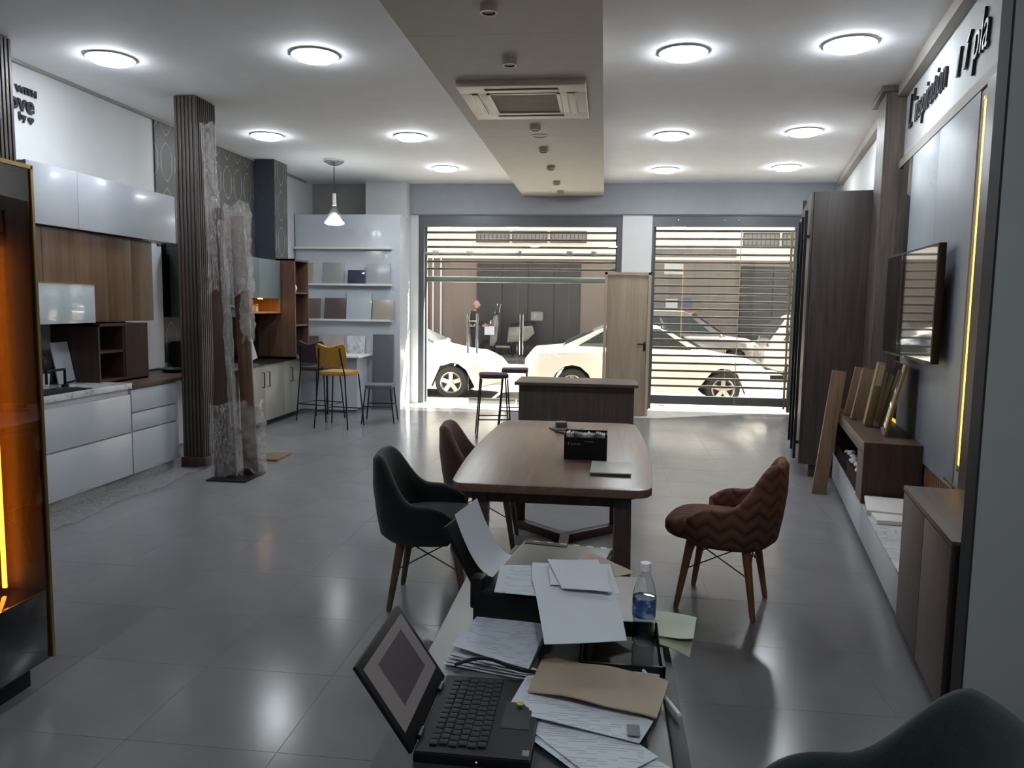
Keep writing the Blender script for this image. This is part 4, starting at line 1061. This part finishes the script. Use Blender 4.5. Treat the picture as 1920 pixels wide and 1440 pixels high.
sheet('paper_sheet', ((-0.112, 1.792, 0), (0.030, 1.808, 0), (0.023, 1.946, 0), (-0.128, 1.946, 0)), .880, M_paper, 'second highest sheet on the printer pile', wob=.001)
sheet('paper_sheet', ((-0.083, 1.767, 0), (0.036, 1.761, 0), (0.000, 1.989, 0), (-0.132, 1.968, 0)), .8835, M_paper, 'topmost white sheet on the printer pile', wob=.001)
sheet('card_sheet', ((-0.185, 1.767, 0), (0.098, 1.963, 0), (0.044, 2.028, 0), (-0.022, 2.116, 0)), .863, plain('cream_card', 'ab9a86', .7), 'cream card poking out from under the printer pile', wob=.0008)
# black document tray + bottle
tr = thing('document_tray', 'low black plastic tray under the water bottle', 'tray', (.07, 1.76, .75))
part('base', B().box(-.035, .152, 1.62, 1.86, .75, .756), M_blackg, tr)
part('rim', B().box(-.035, .152, 1.62, 1.626, .75, .775).box(-.035, -.029, 1.62, 1.86, .75, .775).box(.146, .152, 1.62, 1.86, .75, .775).box(-.035, .152, 1.854, 1.86, .75, .775), M_black, tr)
bo = thing('water_bottle', 'clear plastic water bottle with blue label on the desk', 'bottle', (.112, 1.78, .757))
bx_, by_ = .112, 1.78
M_pet = pane_glass('pet_plastic', (.93, .96, .97), 1.6, .03)
M_water = pane_glass('water', (.86, .91, .92), 1.0)
pf = [(0, 0), (.022, .0), (.0265, .006), (.027, .02), (.0255, .03), (.027, .04), (.0255, .052), (.027, .062), (.027, .115), (.0265, .125), (.022, .145), (.014, .166), (.0115, .175), (.0115, .185)]
part('shell', B().lathe(pf, (bx_, by_, .757), 24), M_pet, bo)
part('water', B().lathe([(0, .004), (.0235, .004), (.025, .02), (.025, .112), (0, .112)], (bx_, by_, .757), 20), M_water, bo)
t = NT('bottle_label'); v = t.coord(); n = t.noise(v, 45, 3); t.base(t.ramp(n, [(.35, '1f3d74'), (.52, '3a5c93'), (.62, 'a8b6cc')])); M_lab = t.set(.35)
part('label', B().lathe([(.0275, .068), (.0278, .07), (.0278, .112), (.0275, .114), (.0272, .112), (.0272, .07), (.0275, .068)], (bx_, by_, .757), 24), M_lab, bo, label='blue wrap label')
part('cap', B().lathe([(0, .196), (.0125, .196), (.0135, .192), (.0135, .178), (0, .178)], (bx_, by_, .757), 20), M_whitem, bo)
# papers at the right edge
sheet('file_folder', ((.147, 1.76, 0), (.228, 1.775, 0), (.25, 1.90, 0), (.150, 1.92, 0)), .782, plain('pale_green_file', 'b3baa6', .6), 'pale green file jutting over the right desk edge', cat='folder', curl=lambda u, v: -.006*u)
sheet('file_folder', ((.146, 1.73, 0), (.212, 1.70, 0), (.23, 1.80, 0), (.148, 1.83, 0)), .777, plain('olive_file', '7f8266', .6), 'olive file jutting out under the pale green one', cat='folder', curl=lambda u, v: -.012*u)
sheet('paper_sheet', ((.10, 1.86, 0), (.150, 1.84, 0), (.150, 1.95, 0), (.09, 1.97, 0)), .790, M_paper, 'small white paper behind the water bottle', wob=.001)
# papers under the envelope
sheet('paper_sheet', ((-.06, 1.60, 0), (.13, 1.56, 0), (.14, 1.62, 0), (-.05, 1.66, 0)), .758, M_paper, 'blue-white sheet between the envelope and the black tray')
cb = sheet('card_box', ((-.125, 1.585, 0), (-.04, 1.58, 0), (-.03, 1.68, 0), (-.12, 1.68, 0)), .757, plain('brown_card', '6e6058', .7), 'brown card lying between the envelope and the printer', cat='card')
sheet('paper_sheet', ((-.115, 1.33, 0), (.055, 1.16, 0), (.15, 1.26, 0), (-.02, 1.42, 0)), .7575, M_print, 'printed sheet lowest in the fan at the bottom edge')
sheet('paper_sheet', ((-.135, 1.375, 0), (.02, 1.20, 0), (.115, 1.30, 0), (-.03, 1.45, 0)), .764, M_print, 'printed sheet in the middle of the fan at the bottom edge', wob=.0015)
letter = sheet('letter', ((-.168, 1.398, 0), (.083, 1.325, 0), (.112, 1.40, 0), (-.135, 1.585, 0)), .772, M_print, 'letter with a yellow round logo under the manila envelope', wob=.0012)
LM = Matrix.Translation(-letter.location)
part('logo', B().lathe([(0, .0008), (.0075, .0008), (.0075, 0), (0, 0)], (-.142, 1.418, .7785), 18), plain('yellow_logo', 'aab13c', .6), letter, 'yellow round logo', M=LM)
part('print_block', B().box(.062, .085, 1.338, 1.375, .7770, .7782), plain('grey_block', '6f7278', .6), letter, 'grey printed block', M=LM)
en = thing('envelope', 'large manila envelope on top of the desk papers', 'envelope', (0, 1.48, .78))
def env(u, v):
    a, b_, c, d = Vector((-.133, 1.465, 0)), Vector((.118, 1.395, 0)), Vector((.152, 1.545, 0)), Vector((-.115, 1.60, 0))
    p = a.lerp(b_, u).lerp(d.lerp(c, u), v); return (p.x, p.y, .781+.004*sin(5*u+2*v)**2+.006*sin(pi*u)*(1-v))
b = B(); b.grid(env, 16, 9, thick=.003); part('body', b, M_envel, en)
def flap(u, v):
    a, b_ = Vector((-.115, 1.60, 0)), Vector((.152, 1.545, 0)); p = a.lerp(b_, .12+.76*u if v > .5 else u); return (p.x, p.y+.02*v, .781+.004*sin(5*u+2)**2)
b = B(); b.grid(flap, 12, 2, thick=.002); part('flap', b, M_envel, en)
one('pen', B().tube([(.105, 1.62, .765), (.165, 1.44, .768)], .004, 8), M_whitem, 'white pen at the right edge of the desk', 'pen')
# ================================================================ STREET OUTSIDE
M_road = plain('asphalt', '57534f', .9, var=.12, vs_=3)
M_pave = plain('pavement', '756e66', .85, var=.08, vs_=3)
struct('ground_road', B().box(-45, 45, 12.9, 22.4, -.3, -.09), M_road)
struct('ground_pavement', B().box(-45, 45, 11.97, 12.9, -.3, -.04).box(-45, 45, 22.4, 24.5, -.3, -.04), M_pave)
M_facL = plain('brown_render_shaded', '86766c', .8, var=.05, vs_=2)  # lower facade: its shade is put into the render colour
M_facU = plain('cream_render_sunlit', 'ece2d6', .8, var=.03, vs_=2)  # upper facade: its sunlight is put into the render colour
M_gate = plain('dark_grey_door', '393635', .5, .1, var=.08)
fa = thing('building', 'rendered building across the street, coloured sunlit cream above and shaded brown below, with dark garage doors', 'building', (0, 24.7, 0))
part('lower_wall_shaded', B().box(-18, 18, 24.5, 25.1, -.1, 3.04), M_facL, fa)
part('upper_wall_sunlit', B().box(-18, 18, 24.5, 25.1, 3.04, 8.0), M_facU, fa)
part('ledge', B().box(-18, 18, 24.38, 24.5, 3.02, 3.10), M_facU, fa)
part('grey_wall_section', B().box(.6, 3.96, 24.42, 24.5, -.04, 3.36), plain('grey_brown_render', '7f746c', .8), fa)
def shutterdoor(x0, x1, z1):
    d = part('garage_door', B().box(x0, x1, 24.46, 24.5, -.04, z1), M_gate, fa, label='dark grey garage door')
    n = max(2, int((x1-x0)/.8)); st = (x1-x0)/n
    for i in range(n): part('door_panel', B().box(x0+i*st+.012, x0+(i+1)*st-.012, 24.43, 24.46, .02, z1-.03, .006), M_gate, d)
shutterdoor(-4.08, -.77, 2.96); shutterdoor(4.13, 7.0, 2.84); shutterdoor(-11, -7, 2.9)
M_far = plain('far_window', '6b6258', .4); M_farp = plain('dull_pane', '8b8378', .2)
def farwin(x0, x1, z0, z1):
    w = part('window', B().box(x0, x1, 24.45, 24.5, z0, z1), M_far, fa)
    part('pane', B().box(x0+.05, x1-.05, 24.44, 24.45, z0+.04, z1-.04), M_farp, w)
    n = int((x1-x0)/.12); bars = B()
    for i in range(n+1):
        x = x0+(x1-x0)*i/n; bars.box(x-.008, x+.008, 24.39, 24.41, z0, z1)
    bars.box(x0, x1, 24.39, 24.41, z1-.025, z1).box(x0, x1, 24.39, 24.41, z0, z0+.025)
    part('grille', bars, M_gate, w)
for a in ((-4.1, -3.05, 3.53, 3.88), (-2.95, -1.85, 3.53, 3.88), (-1.75, -.62, 3.53, 3.88), (4.15, 5.2, 3.45, 3.85), (5.3, 6.3, 3.45, 3.85)): farwin(*a)
for x in (-5.5, -5.24):
    part('drainpipe', B().tube([(x, 24.42, -.04), (x, 24.42, 3.02)], .03, 8), M_whitem, fa)
part('doorway', B().box(-6.4, -5.65, 24.46, 24.5, -.04, 2.7), M_far, fa)
def poster(x, z, w, h, c, lab):
    one('poster', B().box(x, x+w, 24.395, 24.415, z, z+h), plain('poster_'+c, c, .6), lab, 'poster')
poster(1.8, 2.58, .57, .38, 'bdbdb8', 'white notice high on the brown wall across the street')
poster(1.88, 1.5, .36, .32, 'c4c4c2', 'white poster low on the brown wall across the street')
poster(2.32, 1.6, .36, .26, '55627c', 'small blue poster on the brown wall across the street')
poster(2.40, 1.40, .46, .14, 'a0765a', 'small orange poster under the blue one across the street')

# ---------------------------------------------------------------- cars
M_tyre = plain('tyre', '1b1b1d', .8); M_rim = plain('alloy_rim', 'b9b3a8', .3, .8)
M_carglass = plain('car_glass', '2e3434', .05, 0, .7); M_head = plain('headlamp', 'c9c5bd', .1, .2, coat=.6)
M_red = plain('tail_lamp', '8a2620', .25)
def lerp_table(T, x):
    if x <= T[0][0]: return T[0][1]
    for (a, p), (b, q) in zip(T, T[1:]):
        if x <= b:
            k = (x-a)/(b-a); k = k*k*(3-2*k); return p+(q-p)*k
    return T[-1][1]
def car(name, label, paint, loc, flip=1, top=None, cabin=None, L=4.15, W=.82, roofz=1.36, group=None):
    """nose towards +x when flip = 1; local origin under the middle of the car"""
    r = thing(name, label, 'car', loc, absolute=False, rz=0 if flip > 0 else pi, group=group)
    wb = (-L*.30, L*.31); R = .285
    st = [-L/2+L*i/30 for i in range(31)]
    def section(x):
        zt = lerp_table(top, x/(L/2)); e = abs(x)/(L/2); w = W*(1-.18*max(0, (e-.72)/.28)**2)
        zb = .20+.10*max(0, (e-.85)/.15)
        for c in wb:
            if abs(x-c) < R+.04: zb = max(zb, .05+math.sqrt(max(0, (R+.05)**2-(x-c)**2))+R-.05)
        zb = min(zb, zt-.12)
        return [(w*.80, zb), (w*.97, zb+.02), (w, .5*(zb+zt)), (w*.985, zt-.10), (w*.92, zt-.03), (w*.75, zt), (0, zt+.015)]
    def f(u, v):
        i = min(30, int(round(u*30))); x = st[i]; S = section(x); j = int(round(v*12))
        y, z = S[j] if j <= 6 else (-S[12-j][0], S[12-j][1])
        return (x, y, z)
    b = B(); g = b.grid(f, 31, 13)
    b.bm.faces.new([q for q in g[0]]); b.bm.faces.new([q for q in g[-1]][::-1])
    body = part('body', b, paint, r, ang=50)
    xa, xb, xc, xd = [k*L/2 for k in cabin]            # rear base, rear roof, front roof, front base
    za, zd = lerp_table(top, cabin[0])-.02, lerp_table(top, cabin[3])-.02
    bw, rw = W*.86, W*.66
    def P(x, z, y): return Vector((x, y, z))
    corners = {'ra': P(xa, za, bw), 'rb': P(xb, roofz-.03, rw), 'fc': P(xc, roofz-.03, rw), 'fd': P(xd, zd, bw)}
    def mir(p): return Vector((p.x, -p.y, p.z))
    def fc(u, v):
        # loft over the cabin: u along the roof line, v across
        pts = [corners['ra'], corners['ra'].lerp(corners['rb'], .75), corners['rb']+Vector((.12, 0, .015)), (corners['rb']+corners['fc'])/2+Vector((0, 0, .035)), corners['fc']+Vector((-.15, 0, .02)), corners['fc'].lerp(corners['fd'], .25), corners['fd']]
        k = min(6, int(round(u*6))); p = pts[k]; y = p.y*(1-2*v)
        return (p.x, y, p.z+.03*(1-(1-2*v)**2))
    b = B(); b.grid(fc, 7, 9)
    sidev = []
    for s in (1, -1):
        pts = [corners['ra'], corners['ra'].lerp(corners['rb'], .75), corners['rb']+Vector((.12, 0, .015)), (corners['rb']+corners['fc'])/2+Vector((0, 0, .035)), corners['fc']+Vector((-.15, 0, .02)), corners['fc'].lerp(corners['fd'], .25), corners['fd']]
        b.bm.faces.new([b.bm.verts.new((p.x, p.y*s, p.z)) for p in pts])
    part('roof', b, paint, r, ang=30)
    # glazing: each pane its own part
    def pane(ps, n, out=.012):
        bb = B(); lo = [bb.bm.verts.new(p) for p in ps]; nn = (Vector(ps[1])-Vector(ps[0])).cross(Vector(ps[2])-Vector(ps[0])).normalized()
        c = sum((Vector(p) for p in ps), Vector())/len(ps)
        if nn.dot(c-Vector((0, 0, .6))) < 0: nn = -nn
        hi = [bb.bm.verts.new(Vector(p)+nn*out) for p in ps]
        bb.bm.faces.new(lo); bb.bm.faces.new(hi)
        for i in range(len(ps)): bb.bm.faces.new((lo[i], lo[(i+1) % len(ps)], hi[(i+1) % len(ps)], hi[i]))
        part(n, bb, M_carglass, r, smooth=False)
    a, bq, c, d = corners['ra'], corners['rb'], corners['fc'], corners['fd']
    def q(p, s=1): return Vector((p.x, p.y*s, p.z))
    wf_ = [d.lerp(c, .12), d.lerp(c, .93)]; pane([q(wf_[0]*1, .92), q(wf_[1], .9), q(wf_[1], -.9), q(wf_[0], -.92)], 'windscreen', .05)
    wr = [a.lerp(bq, .15), a.lerp(bq, .9)]; pane([q(wr[0], .9), q(wr[1], .88), q(wr[1], -.88), q(wr[0], -.9)], 'rear_window', .05)
    for s in (1, -1):
        def S(tx, tz):    # point on the side: tx 0..1 base a->d, tz 0..1 up
            lo = a.lerp(d, tx); hi = bq.lerp(c, tx); p = lo.lerp(hi, tz); return Vector((p.x, p.y*s, p.z))
        for t0, t1, n in ((.10, .49, 'side_window'), (.52, .92, 'side_window')):
            pane([S(t0, .12), S(t1, .12), S(t1, .86), S(t0, .86)], n)
    for x in wb:
        for s in (1, -1):
            Mx = Matrix.Translation((x, s*(W-.10), R)) @ Matrix.Rotation(-s*pi/2, 4, 'X')
            wheel = part('wheel', B().lathe([(0, -.09), (R*.6, -.09), (R*.93, -.09), (R, -.05), (R, .06), (R*.93, .1), (R*.66, .1), (R*.62, .06), (0, .06)], n=24, M=Mx), M_tyre, r)
            rb = B().lathe([(R*.58, .07), (R*.66, .105), (R*.62, .11), (R*.54, .08)], n=20, M=Mx)
            for k in range(5): rb.box(-.035, .035, .02, R*.6, .075, .10, M=Mx @ Matrix.Rotation(2*pi*k/5, 4, 'Z'))
            rb.lathe([(0, .07), (.05, .07), (.05, .11), (0, .115)], n=10, M=Mx)
            part('rim', rb, M_rim, wheel)
    zl = lerp_table(top, .93)
    for s in (1, -1):
        part('headlamp', B().ball((L*.455, s*W*.68, zl-.16), .10, 10, (1.3, 1.5, .75)), M_head, r)
        zr = lerp_table(top, -.95); part('tail_lamp', B().ball((-L*.475, s*W*.72, zr-.16), .09, 10, (.8, 1.2, 1.1)), M_red, r)
        part('door_mirror', B().ball((xd-.18, s*(W+.07), zd+.05), .08, 8, (.7, 1.1, .8)), paint, r)
        part('door_handle', B().box(-.25, -.10, s*W*.985, s*(W*.985+.03), .72, .75, .006), paint, r)
    part('grille', B().box(L*.475, L*.492, -.3, .3, .42, .56, .01), M_black, r)
    part('bumper', B().box(L*.45, L*.497, -W*.7, W*.7, .24, .38, .03), paint, r)
    part('rear_bumper', B().box(-L*.497, -L*.46, -W*.7, W*.7, .28, .46, .03), paint, r)
    return r
P_white = plain('white_car_paint', 'cdc8c0', .15, 0, .5, .8, var=.01); P_grey = plain('grey_car_paint', '7c7671', .2, .3, .5, .8, var=.02)
SED = [(-1, .74), (-.93, .90), (-.62, .95), (-.4, .96), (.45, .90), (.8, .80), (.95, .68), (1, .55)]
SEDC = (-.72, -.30, .10, .50)
HAT = [(-1, .78), (-.95, .92), (-.6, .96), (.4, .94), (.8, .86), (.95, .72), (1, .58)]
car('parked_car', 'white saloon parked right in front of the shop behind the pale wooden door', P_white, (.72, 13.95, -.09), 1, SED, SEDC, L=4.15)
car('parked_car', 'white car seen only by its bonnet at the far left of the glass entrance', P_white, (-4.05, 13.9, -.09), 1, [(-1, .74), (-.93, .9), (-.6, .96), (.35, .95), (.8, .80), (.95, .66), (1, .5)], (-.75, -.35, .05, .52), L=4.6, roofz=1.42)
car('parked_car', 'grey hatchback parked beyond the white saloon across the street', P_grey, (2.05, 21.0, -.09), 1, HAT, (-.93, -.72, .08, .52), L=4.15, roofz=1.55)
car('parked_car', 'white hatchback at the right edge with its red tail lamp showing', P_white, (5.75, 19.0, -.09), 1, HAT, (-.97, -.75, .1, .55), L=4.1, roofz=1.5)

# ---------------------------------------------------------------- scooter and the man beside it
M_scoot = plain('grey_scooter_plastic', '6b6762', .3, coat=.4)
s_ = thing('motor_scooter', 'grey motor scooter with mirrors and windshield parked in front of dark garage door', 'scooter', (-3.15, 23.5, -.04), absolute=False)
part('fairing', B().prism([(-.34, .35), (-.30, .95), (-.22, 1.25), (-.10, 1.32), (-.05, 1.1), (-.10, .5), (-.2, .32)], -.2, .2, 'y', bev=.04), M_scoot, s_)
part('windshield', B().prism([(-.24, 1.25), (-.12, 1.62), (-.10, 1.62), (-.16, 1.25)], -.2, .2, 'y', bev=.005), M_smoke, s_)
part('seat', B().prism([(.25, .95), (.30, 1.02), (.75, 1.08), (1.0, 1.12), (1.02, 1.02), (.7, .95)], -.14, .14, 'y', bev=.03), M_black, s_)
part('body_panel', B().prism([(.2, .45), (.25, .93), (.98, 1.0), (1.05, .75), (.8, .5)], -.15, .15, 'y', bev=.04), M_scoot, s_)
part('floorboard', B().box(-.15, .3, -.16, .16, .28, .36, .02), M_scoot, s_)
part('top_case', B().box(.92, 1.3, -.18, .18, 1.13, 1.42, .05), M_scoot, s_)
hb = B().tube([(-.1, -.34, 1.36), (-.12, 0, 1.30), (-.1, .34, 1.36)], .018, 8)
hd = part('handlebar', hb, M_dark, s_)
for s in (1, -1):
    part('mirror', B().ball((-.06, s*.38, 1.60), .07, 10, (.35, 1.1, .8)).tube([(-.1, s*.28, 1.36), (-.08, s*.36, 1.57)], .008, 6), M_chrome, s_)
part('headlamp', B().ball((-.31, 0, 1.05), .09, 10, (.6, 1.2, 1)), M_head, s_)
for x in (-.42, .85):
    w_ = part('wheel', B().lathe([(.13, -.05), (.24, -.05), (.26, 0), (.24, .05), (.13, .05), (.13, -.05)], n=22, M=Matrix.Translation((x, 0, .26)) @ Matrix.Rotation(pi/2, 4, 'X')), M_tyre, s_)
    part('rim', B().lathe([(0, -.03), (.14, -.03), (.14, .03), (0, .03)], n=16, M=Matrix.Translation((x, 0, .26)) @ Matrix.Rotation(pi/2, 4, 'X')), M_dark, w_)
part('fork', B().tube([(-.42, 0, .28), (-.2, 0, 1.0)], .03, 8), M_dark, s_)
part('stand', B().tube([(.3, -.1, .3), (.35, -.2, .01)], .015, 6).tube([(.3, .1, .3), (.35, .2, .01)], .015, 6), M_dark, s_)

def skin(name, verts, edges, radii, mat, parent, sub=2):
    me = bpy.data.meshes.new('x'); me.from_pydata(verts, edges, []); o = bpy.data.objects.new('x', me); COL.objects.link(o)
    o.modifiers.new('s', 'SKIN'); me.skin_vertices[0]
    for i, r in enumerate(radii):
        r = r if isinstance(r, tuple) else (r, r); me.skin_vertices[0].data[i].radius = r
    me.skin_vertices[0].data[0].use_root = True
    m = o.modifiers.new('u', 'SUBSURF'); m.levels = sub
    dg = bpy.context.evaluated_depsgraph_get(); me2 = bpy.data.meshes.new_from_object(o.evaluated_get(dg)); bpy.data.objects.remove(o, do_unlink=True)
    b = B(); b.bm.from_mesh(me2); bpy.data.meshes.remove(me2)
    return part(name, b, mat, parent, ang=80)
M_skin = plain('skin', 'b98a72', .6, var=.04); M_jacket = fabric('dark_jacket', '2b2826', '3a3633'); M_trous = fabric('dark_trousers', '232428', '303137')
p_ = thing('person', 'bald man in a dark jacket holding a white paper beside the grey scooter', 'person', (-3.93, 23.0, -.06), absolute=False, rz=0)
# local: faces +x
V = [(0, 0, .92), (0, 0, 1.12), (.02, 0, 1.32), (.03, 0, 1.42), (.06, 0, 1.50),
     (0, .09, .88), (.03, .10, .48), (0, .10, .08), (.12, .11, .035), (0, -.09, .88), (.03, -.10, .48), (0, -.10, .08), (.12, -.11, .035),
     (.02, .18, 1.36), (.10, .24, 1.10), (.33, .20, 1.02), (.40, .19, 1.01), (.02, -.18, 1.36), (.12, -.24, 1.10), (.34, -.16, .98), (.41, -.15, .97)]
Ed = [(0, 1), (1, 2), (2, 3), (3, 4), (0, 5), (5, 6), (6, 7), (7, 8), (0, 9), (9, 10), (10, 11), (11, 12), (2, 13), (13, 14), (14, 15), (15, 16), (2, 17), (17, 18), (18, 19), (19, 20)]
Ra = [.13, .125, .14, .07, .055, .085, .055, .04, .035, .085, .055, .04, .035, .06, .045, .032, .03, .06, .045, .032, .03]
for k, s in ((16, 1), (20, -1)):
    hx, hy, hz = V[k]
    for j, dy in enumerate((-.026, -.009, .009, .026)):
        i = len(V); ln = (.06, .075, .07, .055)[j]
        V += [(hx+.045, hy+dy, hz), (hx+.045+ln*.6, hy+dy, hz-.012), (hx+.045+ln*.75, hy+dy, hz-.04)]
        Ed += [(k, i), (i, i+1), (i+1, i+2)]; Ra += [.0095, .0085, .0075]
    i = len(V); V += [(hx+.02, hy+s*-.035, hz+.015), (hx+.06, hy+s*-.045, hz+.02)]; Ed += [(k, i), (i, i+1)]; Ra += [.0115, .009]
body = skin('body', V, Ed, Ra, M_skin, p_, 1)
hb = B().ball((.09, 0, 1.62), .105, 16, (.98, .78, 1.18))
hb.ball((.19, 0, 1.60), .022, 8, (1.2, .8, 1.4)).ball((.10, .085, 1.61), .03, 8, (.7, .35, 1.1)).ball((.10, -.085, 1.61), .03, 8, (.7, .35, 1.1)).ball((.165, 0, 1.545), .03, 8, (.7, 1.2, .35))
for s in (1, -1): hb.ball((.175, s*.035, 1.635), .014, 8)
part('head', hb, M_skin, p_, ang=80)
part('hair', B().ball((.04, 0, 1.60), .098, 12, (.75, .86, .75)), plain('grey_hair', '7d746c', .8), p_, label='short grey hair round a bald crown')
skin('jacket', [(0, 0, .86), (0, 0, 1.10), (.02, 0, 1.33), (.03, 0, 1.43), (.02, .18, 1.37), (.10, .245, 1.10), (.31, .20, 1.02), (.02, -.18, 1.37), (.12, -.245, 1.10), (.31, -.165, .99)],
     [(0, 1), (1, 2), (2, 3), (2, 4), (4, 5), (5, 6), (2, 7), (7, 8), (8, 9)], [(.16, .17), (.15, .16), (.165, .15), .085, .08, .062, .048, .08, .062, .048], M_jacket, p_, 1)
skin('trousers', [(0, 0, .93), (0, .09, .86), (.03, .10, .48), (0, .10, .06), (0, -.09, .86), (.03, -.10, .48), (0, -.10, .06)], [(0, 1), (1, 2), (2, 3), (0, 4), (4, 5), (5, 6)], [.14, .1, .075, .062, .1, .075, .062], M_trous, p_, 1)
for s in (1, -1): part('shoe', B().ball((.06, s*.105, .042), .1, 10, (1.4, .5, .42)), M_black, p_)
one('paper_sheet', B().box(-3.56, -3.26, 22.83, 22.835, .66, .92), M_paper, 'white paper hanging from the hand of the man outside', 'paper')
